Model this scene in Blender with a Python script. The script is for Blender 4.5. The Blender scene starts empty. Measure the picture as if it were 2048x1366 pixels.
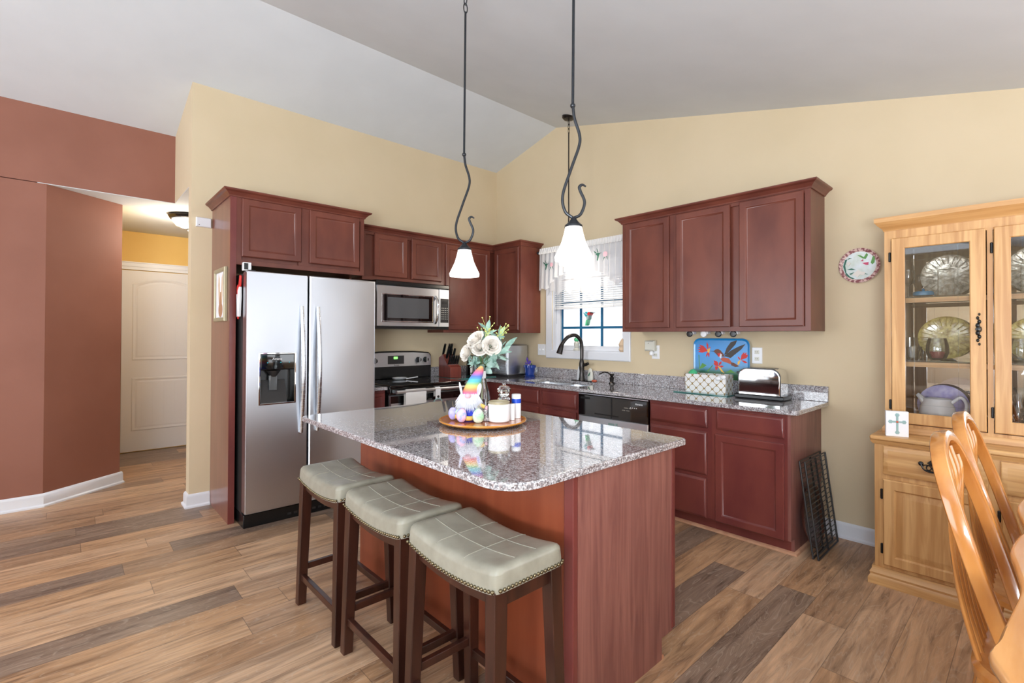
import bpy, bmesh, math, random
from mathutils import Vector, Matrix
random.seed(7)
SC = bpy.context.scene
COL = SC.collection
PI = math.pi
V = Vector
# ------------------------------------------------------------------ camera, world, lights, exposure
def make_camera():
    cd = bpy.data.cameras.new('camera'); cam = bpy.data.objects.new('camera', cd); COL.objects.link(cam)
    y, p, r = math.radians(47.4755), math.radians(0.5769), math.radians(0.1739)
    f = V((-math.sin(y)*math.cos(p), math.cos(y)*math.cos(p), math.sin(p)))
    rt = V((math.cos(y), math.sin(y), 0)); up = rt.cross(f)
    rt2 = rt*math.cos(r)+up*math.sin(r); up2 = -rt*math.sin(r)+up*math.cos(r)
    m = Matrix((rt2, up2, -f)).transposed().to_4x4(); m.translation = V((4.5798, -3.9292, 1.3684))
    cam.matrix_world = m
    cd.sensor_width = 36; cd.lens = 975.497/2048*36; cd.shift_y = -21.27/2048
    cd.clip_start = 0.05
    SC.camera = cam
make_camera()
SC.view_settings.view_transform = 'Standard'
SC.view_settings.look = 'None'
SC.view_settings.exposure = 0.12
SC.view_settings.gamma = 1
SC.cycles.max_bounces = 10
SC.cycles.diffuse_bounces = 5
SC.cycles.glossy_bounces = 5
SC.cycles.transmission_bounces = 10
SC.cycles.transparent_max_bounces = 16
SC.cycles.caustics_reflective = False
SC.cycles.caustics_refractive = False
SC.cycles.sample_clamp_indirect = 6
def S(r, g, b):
    f = lambda c: (c/255/12.92) if c/255 <= .04045 else ((c/255+.055)/1.055)**2.4
    return (f(r), f(g), f(b), 1)
w = bpy.data.worlds.new('world'); SC.world = w; w.use_nodes = True
w.node_tree.nodes['Background'].inputs[0].default_value = (.90, .94, 1, 1)
w.node_tree.nodes['Background'].inputs[1].default_value = 1.65
def area(name, loc, direction, sx, sy, power, color):
    d = bpy.data.lights.new(name, 'AREA'); d.shape = 'RECTANGLE'; d.size = sx; d.size_y = sy; d.energy = power; d.color = color
    o = bpy.data.objects.new(name, d); COL.objects.link(o); o.location = loc
    o.rotation_euler = V(direction).to_track_quat('-Z', 'Y').to_euler(); return o
area('east_window_daylight', (5.86, -1.25, 1.6), (-1, 0, 0), 2.1, 1.4, 22, (.9, .95, 1))
area('south_window_daylight', (.9, -7.9, 1.6), (0, 1, 0), 3.2, 2.2, 110, (.86, .93, 1))
area('added_ceiling_fill', (5.22, -5.3, 1.2), (-.2, .4, 1), 1.25, 1.25, 235, (.8, .9, 1))  # unseen up-facing fill added to brighten the ceiling; no lamp stands here
area('added_side_fill', (5.86, -5.8, 1.2), (-1, .35, 0), 2.2, 2.1, 66, (.9, .95, 1))  # unseen fill added to lift floor and cabinet fronts; the wall is closed here
def point(name, loc, power, color, rad=.04):
    d = bpy.data.lights.new(name, 'POINT'); d.energy = power; d.color = color; d.shadow_soft_size = rad
    o = bpy.data.objects.new(name, d); COL.objects.link(o); o.location = loc; return o
# ------------------------------------------------------------------ materials
def newmat(name):
    m = bpy.data.materials.new(name); m.use_nodes = True
    nt = m.node_tree; b = nt.nodes['Principled BSDF']; return m, nt, b
def N(nt, t, **kw):
    n = nt.nodes.new(t)
    for k, v in kw.items(): setattr(n, k, v)
    return n
def ramp(nt, stops, fac):
    r = N(nt, 'ShaderNodeValToRGB'); e = r.color_ramp.elements
    while len(e) > 1: e.remove(e[-1])
    e[0].position, e[0].color = stops[0]
    for p, c in stops[1:]:
        x = e.new(p); x.color = c
    nt.links.new(fac, r.inputs[0]); return r.outputs[0]
def mathn(nt, op, a, b=None):
    n = N(nt, 'ShaderNodeMath', operation=op)
    for i, x in enumerate((a, b)):
        if x is None: continue
        if isinstance(x, (int, float)): n.inputs[i].default_value = x
        else: nt.links.new(x, n.inputs[i])
    return n.outputs[0]
def plain(name, col, rough=.5, metal=0, spec=.5, coat=0, trans=0, ior=1.5, emit=None, estr=0, sss=0):
    m, nt, b = newmat(name)
    b.inputs['Base Color'].default_value = col; b.inputs['Roughness'].default_value = rough; b.inputs['Metallic'].default_value = metal
    b.inputs['Specular IOR Level'].default_value = spec; b.inputs['Coat Weight'].default_value = coat
    b.inputs['Transmission Weight'].default_value = trans; b.inputs['IOR'].default_value = ior
    if emit: b.inputs['Emission Color'].default_value = emit; b.inputs['Emission Strength'].default_value = estr
    return m
def noise_mat(name, c1, c2, scale=(8, 8, 8), rough=.5, detail=4, bump=0, coat=0, metal=0, lo=.35, hi=.65, spec=.5, coat_rough=.1, dist=0):
    m, nt, b = newmat(name)
    tc = N(nt, 'ShaderNodeTexCoord'); mp = N(nt, 'ShaderNodeMapping'); mp.inputs['Scale'].default_value = scale
    nt.links.new(tc.outputs['Object'], mp.inputs[0])
    no = N(nt, 'ShaderNodeTexNoise'); no.inputs['Scale'].default_value = 1; no.inputs['Detail'].default_value = detail; no.inputs['Distortion'].default_value = dist
    nt.links.new(mp.outputs[0], no.inputs[0])
    nt.links.new(ramp(nt, [(lo, c1), (hi, c2)], no.outputs[0]), b.inputs['Base Color'])
    b.inputs['Roughness'].default_value = rough; b.inputs['Metallic'].default_value = metal; b.inputs['Coat Weight'].default_value = coat
    b.inputs['Coat Roughness'].default_value = coat_rough; b.inputs['Specular IOR Level'].default_value = spec
    if bump:
        bp = N(nt, 'ShaderNodeBump'); bp.inputs['Strength'].default_value = bump; bp.inputs['Distance'].default_value = .01
        nt.links.new(no.outputs[0], bp.inputs['Height']); nt.links.new(bp.outputs[0], b.inputs['Normal'])
    return m
def granite():
    m, nt, b = newmat('granite')
    tc = N(nt, 'ShaderNodeTexCoord')
    v = N(nt, 'ShaderNodeTexVoronoi'); v.inputs['Scale'].default_value = 210; nt.links.new(tc.outputs['Object'], v.inputs[0])
    sp = N(nt, 'ShaderNodeSeparateColor'); nt.links.new(v.outputs['Color'], sp.inputs[0])
    c1 = ramp(nt, [(0, S(28, 30, 36)), (.16, S(62, 62, 68)), (.30, S(116, 108, 110)), (.5, S(160, 146, 144)), (.72, S(190, 188, 192)), (.9, S(232, 234, 238))], sp.outputs[0])
    v2 = N(nt, 'ShaderNodeTexNoise'); v2.inputs['Scale'].default_value = 60; v2.inputs['Detail'].default_value = 6; nt.links.new(tc.outputs['Object'], v2.inputs[0])
    c2 = ramp(nt, [(.35, S(128, 114, 114)), (.6, S(186, 184, 188))], v2.outputs[0])
    mx = N(nt, 'ShaderNodeMix', data_type='RGBA'); mx.inputs[0].default_value = .4
    nt.links.new(c1, mx.inputs[6]); nt.links.new(c2, mx.inputs[7]); nt.links.new(mx.outputs[2], b.inputs['Base Color'])
    b.inputs['Roughness'].default_value = .07; b.inputs['Coat Weight'].default_value = 1; b.inputs['Coat Roughness'].default_value = .02; b.inputs['Coat IOR'].default_value = 1.55
    return m
def floor_mat():
    m, nt, b = newmat('plank_floor')
    tc = N(nt, 'ShaderNodeTexCoord'); sx = N(nt, 'ShaderNodeSeparateXYZ'); nt.links.new(tc.outputs['Object'], sx.inputs[0])
    xs = mathn(nt, 'DIVIDE', mathn(nt, 'SUBTRACT', sx.outputs[0], .125), .182); row = mathn(nt, 'FLOOR', xs)
    wn = N(nt, 'ShaderNodeTexWhiteNoise', noise_dimensions='1D'); nt.links.new(row, wn.inputs['W'])
    ys = mathn(nt, 'ADD', mathn(nt, 'DIVIDE', sx.outputs[1], 1.22), wn.outputs[0]); idx = mathn(nt, 'FLOOR', ys)
    cb = N(nt, 'ShaderNodeCombineXYZ'); nt.links.new(row, cb.inputs[0]); nt.links.new(idx, cb.inputs[1])
    wn2 = N(nt, 'ShaderNodeTexWhiteNoise', noise_dimensions='3D'); nt.links.new(cb.outputs[0], wn2.inputs[0])
    base = ramp(nt, [(0, S(136, 116, 102)), (.2, S(148, 126, 108)), (.4, S(180, 142, 108)), (.62, S(194, 156, 120)), (.8, S(206, 172, 140)), (1, S(166, 130, 100))], wn2.outputs[0])
    # grain, shifted on each plank
    sc = N(nt, 'ShaderNodeVectorMath', operation='SCALE'); nt.links.new(wn2.outputs[1], sc.inputs[0]); sc.inputs['Scale'].default_value = 9
    ad = N(nt, 'ShaderNodeVectorMath', operation='ADD'); nt.links.new(tc.outputs['Object'], ad.inputs[0]); nt.links.new(sc.outputs[0], ad.inputs[1])
    mp = N(nt, 'ShaderNodeMapping'); mp.inputs['Scale'].default_value = (34, 2.6, 1); nt.links.new(ad.outputs[0], mp.inputs[0])
    n1 = N(nt, 'ShaderNodeTexNoise'); n1.inputs['Scale'].default_value = 1; n1.inputs['Detail'].default_value = 7; n1.inputs['Roughness'].default_value = .65; n1.inputs['Distortion'].default_value = .8
    nt.links.new(mp.outputs[0], n1.inputs[0])
    mp2 = N(nt, 'ShaderNodeMapping'); mp2.inputs['Scale'].default_value = (9, 1.4, 1); nt.links.new(ad.outputs[0], mp2.inputs[0])
    n2 = N(nt, 'ShaderNodeTexNoise'); n2.inputs['Scale'].default_value = 1; n2.inputs['Detail'].default_value = 3; n2.inputs['Distortion'].default_value = 1.2; nt.links.new(mp2.outputs[0], n2.inputs[0])
    # cathedral rings
    rg = mathn(nt, 'FRACT', mathn(nt, 'MULTIPLY', n2.outputs[0], 16)); rgf = ramp(nt, [(0, (0, 0, 0, 1)), (.78, (0, 0, 0, 1)), (.9, (1, 1, 1, 1)), (1, (0, 0, 0, 1))], rg)
    d = N(nt, 'ShaderNodeMix', data_type='RGBA', blend_type='MULTIPLY'); d.inputs[0].default_value = 1
    nt.links.new(base, d.inputs[6]); nt.links.new(ramp(nt, [(.28, (.36, .31, .29, 1)), (.46, (.86, .84, .83, 1)), (.66, (1.15, 1.12, 1.09, 1))], n1.outputs[0]), d.inputs[7])
    d2 = N(nt, 'ShaderNodeMix', data_type='RGBA', blend_type='MULTIPLY'); d2.inputs[0].default_value = .75
    nt.links.new(d.outputs[2], d2.inputs[6]); nt.links.new(ramp(nt, [(.3, (.6, .55, .52, 1)), (.55, (1.05, 1.05, 1.05, 1))], n2.outputs[0]), d2.inputs[7])
    d3 = N(nt, 'ShaderNodeMix', data_type='RGBA'); nt.links.new(mathn(nt, 'MULTIPLY', rgf, .3), d3.inputs[0]); nt.links.new(d2.outputs[2], d3.inputs[6]); d3.inputs[7].default_value = S(205, 190, 172)
    # joints
    fx = mathn(nt, 'FRACT', xs); fy = mathn(nt, 'FRACT', ys)
    ex = mathn(nt, 'LESS_THAN', mathn(nt, 'MINIMUM', fx, mathn(nt, 'SUBTRACT', 1, fx)), .008)
    ey = mathn(nt, 'LESS_THAN', mathn(nt, 'MINIMUM', fy, mathn(nt, 'SUBTRACT', 1, fy)), .0013)
    j = mathn(nt, 'MAXIMUM', ex, ey)
    d4 = N(nt, 'ShaderNodeMix', data_type='RGBA'); nt.links.new(mathn(nt, 'MULTIPLY', j, .55), d4.inputs[0]); nt.links.new(d3.outputs[2], d4.inputs[6]); d4.inputs[7].default_value = S(70, 55, 45)
    nt.links.new(d4.outputs[2], b.inputs['Base Color'])
    b.inputs['Roughness'].default_value = .36; b.inputs['Specular IOR Level'].default_value = .4
    bp = N(nt, 'ShaderNodeBump'); bp.inputs['Strength'].default_value = .12; bp.inputs['Distance'].default_value = .004; nt.links.new(n1.outputs[0], bp.inputs['Height']); nt.links.new(bp.outputs[0], b.inputs['Normal'])
    return m
def thin_glass(name, tint=(1, 1, 1, 1), gl=.08):
    m = bpy.data.materials.new(name); m.use_nodes = True; nt = m.node_tree; nt.nodes.remove(nt.nodes['Principled BSDF'])
    out = nt.nodes['Material Output']; t = N(nt, 'ShaderNodeBsdfTransparent'); t.inputs[0].default_value = tint
    g = N(nt, 'ShaderNodeBsdfGlossy'); g.inputs['Roughness'].default_value = .02; mx = N(nt, 'ShaderNodeMixShader')
    lw = N(nt, 'ShaderNodeFresnel'); lw.inputs[0].default_value = 1.45
    nt.links.new(mathn(nt, 'ADD', lw.outputs[0], gl), mx.inputs[0]); nt.links.new(t.outputs[0], mx.inputs[1]); nt.links.new(g.outputs[0], mx.inputs[2]); nt.links.new(mx.outputs[0], out.inputs[0])
    return m
def cloth_mat(name, col, alpha):
    m = bpy.data.materials.new(name); m.use_nodes = True; nt = m.node_tree; nt.nodes.remove(nt.nodes['Principled BSDF']); out = nt.nodes['Material Output']
    t = N(nt, 'ShaderNodeBsdfTransparent'); df = N(nt, 'ShaderNodeBsdfDiffuse'); df.inputs[0].default_value = col
    tl = N(nt, 'ShaderNodeBsdfTranslucent'); tl.inputs[0].default_value = col
    a = N(nt, 'ShaderNodeMixShader'); a.inputs[0].default_value = .45; nt.links.new(df.outputs[0], a.inputs[1]); nt.links.new(tl.outputs[0], a.inputs[2])
    bq = N(nt, 'ShaderNodeMixShader'); bq.inputs[0].default_value = alpha; nt.links.new(t.outputs[0], bq.inputs[1]); nt.links.new(a.outputs[0], bq.inputs[2]); nt.links.new(bq.outputs[0], out.inputs[0])
    return m
def stainless(name, axis_scale=(1, 1, 90), rough=.26, col=(.68, .71, .76, 1), aniso=0.0):
    m, nt, b = newmat(name)
    tc = N(nt, 'ShaderNodeTexCoord'); mp = N(nt, 'ShaderNodeMapping'); mp.inputs['Scale'].default_value = axis_scale; nt.links.new(tc.outputs['Object'], mp.inputs[0])
    n1 = N(nt, 'ShaderNodeTexNoise'); n1.inputs['Scale'].default_value = 6; n1.inputs['Detail'].default_value = 2; nt.links.new(mp.outputs[0], n1.inputs[0])
    n2 = N(nt, 'ShaderNodeTexNoise'); n2.inputs['Scale'].default_value = 2.2; n2.inputs['Detail'].default_value = 1; nt.links.new(tc.outputs['Object'], n2.inputs[0])
    b.inputs['Base Color'].default_value = col; b.inputs['Metallic'].default_value = 1
    r = N(nt, 'ShaderNodeMapRange'); nt.links.new(n1.outputs[0], r.inputs[0]); r.inputs['To Min'].default_value = rough-.05; r.inputs['To Max'].default_value = rough+.06; nt.links.new(r.outputs[0], b.inputs['Roughness'])
    b.inputs['Anisotropic'].default_value = .75; b.inputs['Anisotropic Rotation'].default_value = aniso
    bp = N(nt, 'ShaderNodeBump'); bp.inputs['Strength'].default_value = .12; bp.inputs['Distance'].default_value = .03; nt.links.new(n2.outputs[0], bp.inputs['Height']); nt.links.new(bp.outputs[0], b.inputs['Normal'])
    return m
def stripes(name, cols, axis, period):
    m, nt, b = newmat(name); tc = N(nt, 'ShaderNodeTexCoord'); sx = N(nt, 'ShaderNodeSeparateXYZ'); nt.links.new(tc.outputs['Object'], sx.inputs[0])
    f = mathn(nt, 'FRACT', mathn(nt, 'DIVIDE', sx.outputs[axis], period))
    n = len(cols); st = [(i/n, c) for i, c in enumerate(cols)]
    c = ramp(nt, st, f); nt.links.new(c, b.inputs['Base Color']); b.inputs['Roughness'].default_value = .8; return m
def trellis_mat():
    # white fabric with a bronze quatrefoil lattice
    m, nt, b = newmat('lattice_fabric'); tc = N(nt, 'ShaderNodeTexCoord'); sx = N(nt, 'ShaderNodeSeparateXYZ'); nt.links.new(tc.outputs['Object'], sx.inputs[0])
    u = mathn(nt, 'MULTIPLY', mathn(nt, 'ADD', sx.outputs[0], sx.outputs[1]), 2*PI/.066); v = mathn(nt, 'MULTIPLY', sx.outputs[2], 2*PI/.066)
    s = mathn(nt, 'ADD', mathn(nt, 'COSINE', u), mathn(nt, 'COSINE', v))
    s2 = mathn(nt, 'ADD', mathn(nt, 'COSINE', mathn(nt, 'MULTIPLY', u, 2)), mathn(nt, 'COSINE', mathn(nt, 'MULTIPLY', v, 2)))
    q = mathn(nt, 'ABSOLUTE', mathn(nt, 'ADD', s, mathn(nt, 'MULTIPLY', s2, .07))); k = mathn(nt, 'LESS_THAN', q, .22)
    mx = N(nt, 'ShaderNodeMix', data_type='RGBA'); nt.links.new(k, mx.inputs[0]); mx.inputs[6].default_value = S(232, 230, 228); mx.inputs[7].default_value = S(150, 120, 62)
    nt.links.new(mx.outputs[2], b.inputs['Base Color']); b.inputs['Roughness'].default_value = .6; return m
M = {}
M['ceiling'] = noise_mat('ceiling_paint', S(210, 215, 220), S(214, 219, 224), (3, 3, 3), .9)
M['tan'] = noise_mat('tan_wall_paint', S(208, 190, 158), S(212, 194, 163), (2, 2, 2), .75, bump=.02)
M['red'] = noise_mat('russet_wall_paint', S(140, 92, 76), S(147, 98, 82), (2, 2, 2), .6, spec=.3)
M['yellow'] = noise_mat('golden_wall_paint', S(230, 190, 110), S(234, 196, 118), (2, 2, 2), .7)
M['trim'] = plain('white_trim_paint', S(226, 228, 234), .35)
M['door'] = plain('white_door_paint', S(225, 224, 226), .4)
M['floor'] = floor_mat()
M['cherry'] = noise_mat('cherry_cabinet_wood', S(98, 50, 40), S(118, 64, 50), (5, 5, 2.2), .34, 5, coat=.14, coat_rough=.2, spec=.35)
M['cherrybase'] = noise_mat('cherry_base_wood', S(106, 50, 48), S(122, 62, 55), (5, 5, 2.2), .28, 5, coat=.14, coat_rough=.2, spec=.35)
M['cherrypanel'] = noise_mat('cherry_end_panel', S(120, 74, 68), S(146, 96, 86), (22, 22, 1.6), .36, 7, dist=1.5)
M['sidepanel'] = noise_mat('side_panel_veneer', S(112, 66, 56), S(128, 78, 66), (14, 14, 1.4), .28, 4, coat=.3, coat_rough=.15)
M['orange'] = noise_mat('island_back_veneer', S(128, 62, 40), S(144, 74, 48), (12, 12, 1.2), .3, 4)
M['lighttrim'] = noise_mat('light_shoe_moulding', S(190, 140, 110), S(205, 158, 126), (20, 20, 20), .5)
M['granite'] = granite()
M['steel'] = stainless('stainless_steel')
M['steelv'] = stainless('stainless_vertical', (90, 90, 1), .36, aniso=0.25)
M['chrome'] = plain('polished_chrome', (.75, .75, .75, 1), .05, 1)
M['black'] = plain('black_plastic', S(18, 19, 20), .25)
M['blackgloss'] = plain('black_glass', S(12, 12, 13), .04, coat=1)
M['greyglass'] = plain('smoked_glass', S(88, 90, 92), .12, coat=.6)
M['darkgrey'] = plain('dark_grey_steel', S(52, 50, 50), .35, .3)
M['iron'] = plain('dark_bronze_iron', S(48, 50, 54), .38, .6)
M['bronze'] = plain('oil_rubbed_bronze', S(58, 54, 52), .25, .8)
M['shade'] = plain('lit_frosted_glass', S(250, 248, 245), .4, emit=(1, .97, .93, 1), estr=1.7)
M['hallshade'] = plain('lit_alabaster_glass', S(250, 248, 245), .4, emit=(1, .95, .86, 1), estr=2.5)
M['leather'] = noise_mat('grey_leather', S(140, 136, 122), S(156, 152, 138), (14, 14, 14), .33, 5, bump=.08)
M['stitch'] = plain('pale_stitching', S(150, 146, 133), .6)
M['nail'] = plain('antique_brass_nail', S(120, 108, 84), .25, .9)
M['stoolwood'] = noise_mat('dark_walnut_stain', S(44, 22, 16), S(66, 34, 24), (18, 18, 2), .3, 4, coat=.15)
M['oak'] = noise_mat('honey_oak', S(184, 134, 80), S(212, 166, 110), (30, 30, 1.6), .38, 8, dist=.8, coat=.1, lo=.36, hi=.62)
M['oakh'] = noise_mat('honey_oak_cross', S(184, 134, 80), S(210, 164, 108), (1.6, 30, 30), .38, 8, dist=.8, coat=.1, lo=.36, hi=.62)
M['chairoak'] = noise_mat('glossy_golden_oak', S(178, 112, 50), S(204, 140, 74), (18, 18, 3), .2, 5, coat=.7, coat_rough=.06)
M['tableoak'] = noise_mat('glossy_table_oak', S(206, 140, 78), S(224, 164, 104), (24, 3, 24), .2, 5, coat=.7, coat_rough=.06)
M['mirror'] = plain('mirror', (.85, .85, .85, 1), .01, 1)
M['glass'] = thin_glass('clear_pane')
M['cglass'] = plain('clear_glass', (1, 1, 1, 1), .02, trans=1, ior=1.45)
M['tglass'] = thin_glass('clear_glassware', (.95, .97, .98, 1), .05)
M['shelfglass'] = thin_glass('shelf_glass', (.75, .87, .83, 1), .15)
M['teal'] = plain('teal_cutting_glass', S(60, 130, 125), .06, coat=1)
M['amber'] = noise_mat('amber_glass', S(150, 124, 44), S(224, 206, 120), (45, 45, 45), .12, 5, bump=.4, coat=1)
M['silverg'] = noise_mat('pressed_leaf_glass', S(120, 116, 105), S(235, 230, 215), (40, 40, 40), .12, 6, bump=.5, metal=.4)
M['blueg'] = plain('turquoise_glass', S(30, 120, 160), .08, coat=1)
M['wine'] = plain('red_wine', S(128, 20, 54), .2)
M['white'] = plain('white_gloss', S(236, 236, 238), .25)
M['matte'] = plain('white_fabric', S(228, 226, 224), .9)
M['paper'] = plain('white_paper', S(236, 236, 240), .8)
M['cream'] = plain('ivory_plastic', S(214, 212, 200), .4)
M['cobalt'] = plain('cobalt_glaze', S(14, 58, 150), .12, coat=.6)
M['blueband'] = plain('blue_band', S(24, 72, 190), .4)
M['gold'] = plain('antique_gold', S(168, 158, 130), .4, .25)
M['valance'] = cloth_mat('valance_cloth', S(236, 236, 238), .86)
M['sheer'] = cloth_mat('sheer_cloth', S(236, 236, 240), .5)
M['blind'] = plain('white_blind', S(222, 224, 226), .5)
M['muntin'] = plain('shade_tinted_grille', S(10, 92, 132), .5)  # white grille bars; their bluish shade is put into the base colour
M['petal'] = plain('white_petal', S(222, 216, 208), .8)
M['leaf'] = noise_mat('dusty_green_leaf', S(120, 156, 142), S(168, 196, 186), (30, 30, 30), .6)
M['stem'] = plain('green_stem', S(86, 120, 70), .6)
M['berry'] = plain('yellow_green_bud', S(196, 204, 120), .6)
M['fur'] = plain('white_fur', S(218, 218, 226), .9)
M['blue'] = plain('royal_blue_felt', S(48, 66, 200), .9)
M['yarn'] = plain('yellow_knit', S(226, 186, 100), .9)
M['pink'] = plain('pink_felt', S(226, 178, 190), .85)
M['lav'] = noise_mat('lavender_pastel', S(166, 160, 224), S(200, 196, 240), (40, 40, 40), .5)
M['pastel'] = noise_mat('pastel_swirl', S(150, 170, 230), S(240, 190, 214), (38, 38, 38), .4, lo=.42, hi=.55)
M['egg'] = noise_mat('green_pastel_egg', S(150, 206, 160), S(222, 232, 214), (42, 42, 42), .3)
M['rainbow'] = stripes('rainbow_knit', [S(84, 150, 200), S(90, 116, 190), S(176, 104, 170), S(214, 108, 124), S(222, 146, 96), S(222, 190, 112), S(150, 190, 126), S(90, 178, 192)], 2, .105)
M['trayw'] = noise_mat('tray_bamboo', S(170, 92, 40), S(190, 110, 56), (30, 4, 30), .18, coat=.6)
M['trayrim'] = plain('golden_tray_rim', S(206, 134, 40), .2, coat=.6)
M['trellis'] = trellis_mat()
M['sky'] = None
M['redp'] = plain('red_paint', S(206, 44, 40), .4)
M['yellowp'] = plain('yellow_paint', S(238, 186, 70), .4)
M['brownp'] = plain('brown_paint', S(112, 66, 48), .45)
M['darkp'] = plain('dark_grey_paint', S(62, 54, 52), .45)
M['rust'] = plain('rust_paint', S(186, 88, 62), .45)
M['greenp'] = plain('green_paint', S(92, 150, 70), .5)
M['dgreen'] = plain('dark_green_paint', S(34, 96, 76), .5)
M['magenta'] = plain('magenta_paint', S(196, 60, 100), .45)
M['aqua'] = plain('aqua_glass', S(30, 160, 175), .15, coat=.5)
M['lime'] = plain('lime_glass', S(90, 200, 140), .15, coat=.5)
M['blockwood'] = noise_mat('knife_block_wood', S(112, 48, 38), S(134, 62, 50), (20, 20, 3), .35)
M['platebrown'] = noise_mat('round_pan_enamel', S(88, 52, 44), S(120, 84, 72), (9, 9, 9), .25, metal=.4)
M['fawn'] = plain('fawn_watercolour', S(214, 188, 160), .9)
M['fawnd'] = plain('brown_watercolour', S(176, 132, 100), .9)
M['platesky'] = noise_mat('plate_glaze', S(196, 206, 196), S(214, 222, 226), (20, 20, 20), .2)
M['platerim'] = noise_mat('plate_rim', S(140, 84, 88), S(220, 190, 182), (70, 70, 70), .3, lo=.45, hi=.55)
M['sofa'] = plain('cream_upholstery', S(176, 156, 134), .9)
M['purple'] = plain('purple_wing', S(100, 70, 190), .5)
M['green_led'] = plain('green_display', S(20, 60, 20), .3, emit=(.3, 1, .2, 1), estr=1.5)
M['mat'] = plain('bluegrey_card', S(150, 178, 176), .8)
def sky_paint():
    m, nt, b = newmat('painted_sky'); tc = N(nt, 'ShaderNodeTexCoord'); sx = N(nt, 'ShaderNodeSeparateXYZ'); nt.links.new(tc.outputs['Generated'], sx.inputs[0])
    nt.links.new(ramp(nt, [(0, S(70, 100, 60)), (.18, S(60, 110, 90)), (.3, S(84, 150, 200)), (.6, S(70, 150, 220)), (1, S(10, 130, 200))], sx.outputs[2]), b.inputs['Base Color'])
    b.inputs['Roughness'].default_value = .25; return m
M['sky'] = sky_paint()
# ------------------------------------------------------------------ builders
class Fr:
    """local frame: origin, u, v, n"""
    def __init__(s, o, u, v, n): s.o, s.u, s.v, s.n = V(o), V(u), V(v), V(n)
    def __call__(s, a, b, c=0): return s.o+s.u*a+s.v*b+s.n*c
def FX(x): return Fr((x, 0, 0), (0, 1, 0), (0, 0, 1), (1, 0, 0))     # faces +x: u = y
def FY(y): return Fr((0, y, 0), (1, 0, 0), (0, 0, 1), (0, -1, 0))    # faces -y: u = x
def B(): return bmesh.new()
def box(bm, a, b):
    x0, y0, z0 = a; x1, y1, z1 = b
    vs = [bm.verts.new(p) for p in ((x0, y0, z0), (x1, y0, z0), (x1, y1, z0), (x0, y1, z0), (x0, y0, z1), (x1, y0, z1), (x1, y1, z1), (x0, y1, z1))]
    for f in ((0, 3, 2, 1), (4, 5, 6, 7), (0, 1, 5, 4), (1, 2, 6, 5), (2, 3, 7, 6), (3, 0, 4, 7)): bm.faces.new([vs[i] for i in f])
    return bm
def fbox(bm, F, u0, u1, v0, v1, n0, n1):
    c = [F(u, v, n) for n in (n0, n1) for (u, v) in ((u0, v0), (u1, v0), (u1, v1), (u0, v1))]
    vs = [bm.verts.new(p) for p in c]
    for f in ((0, 3, 2, 1), (4, 5, 6, 7), (0, 1, 5, 4), (1, 2, 6, 5), (2, 3, 7, 6), (3, 0, 4, 7)): bm.faces.new([vs[i] for i in f])
    return bm
def loops(bm, rings, cap0=True, cap1=True, closed=True):
    R = [[bm.verts.new(p) for p in r] for r in rings]
    n = len(R[0])
    for a, b in zip(R, R[1:]):
        for i in range(n if closed else n-1):
            j = (i+1) % n
            try: bm.faces.new((a[i], a[j], b[j], b[i]))
            except ValueError: pass
    if cap0: bm.faces.new(R[0][::-1])
    if cap1: bm.faces.new(R[-1])
    return bm
def panel(bm, F, u0, u1, v0, v1, prof):
    """slab whose front is a series of rectangles (inset, depth)"""
    rings = []
    for ins, dp in prof:
        rings.append([F(u0+ins, v0+ins, dp), F(u1-ins, v0+ins, dp), F(u1-ins, v1-ins, dp), F(u0+ins, v1-ins, dp)])
    return loops(bm, rings)
def door_prof(fw=.055, t=.02): return [(0, 0), (0, t-.006), (.006, t), (fw-.012, t), (fw-.007, t-.003), (fw, t-.0105), (fw+.005, t-.012)]
def drawer_prof(t=.02): return [(0, 0), (0, t-.011), (.004, t-.008), (.016, t), (.02, t)]
def raised_prof(fw=.06, t=.02): return [(0, 0), (0, t-.006), (.006, t), (fw-.008, t), (fw, t-.008), (fw+.006, t-.008), (fw+.03, t-.001), (fw+.034, t-.001)]
def ring_panel(bm, F, u0, u1, v0, v1, fw, n0, n1, ch=.004):
    """open frame"""
    def rr(i, d): return [F(u0+i, v0+i, d), F(u1-i, v0+i, d), F(u1-i, v1-i, d), F(u0+i, v1-i, d)]
    rings = [rr(fw, n0), rr(0, n0), rr(0, n1-ch), rr(ch, n1), rr(fw-ch, n1), rr(fw, n1-ch), rr(fw, n0)]
    return loops(bm, rings, False, False)
def lathe(bm, prof, c=(0, 0, 0), seg=32, cap0=True, cap1=True, sx=1, sy=1):
    c = V(c); rings = []
    for r, z in prof: rings.append([c+V((max(r, 1e-5)*math.cos(2*PI*i/seg)*sx, max(r, 1e-5)*math.sin(2*PI*i/seg)*sy, z)) for i in range(seg)])
    return loops(bm, rings, cap0, cap1)
def lathe_f(bm, prof, F, seg=32, cap0=True, cap1=True, su=1, sv=1):
    rings = [[F(max(r, 1e-5)*math.cos(2*PI*i/seg)*su, max(r, 1e-5)*math.sin(2*PI*i/seg)*sv, n) for i in range(seg)] for r, n in prof]
    return loops(bm, rings, cap0, cap1)
def smooth(pts, k=6):
    P = [V(p) for p in pts]; out = []
    P = [P[0]*2-P[1]]+P+[P[-1]*2-P[-2]]
    for i in range(1, len(P)-2):
        a, b, c, d = P[i-1:i+3]
        for j in range(k):
            t = j/k; out.append(.5*((2*b)+(-a+c)*t+(2*a-5*b+4*c-d)*t*t+(-a+3*b-3*c+d)*t**3))
    out.append(P[-2]); return out
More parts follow.
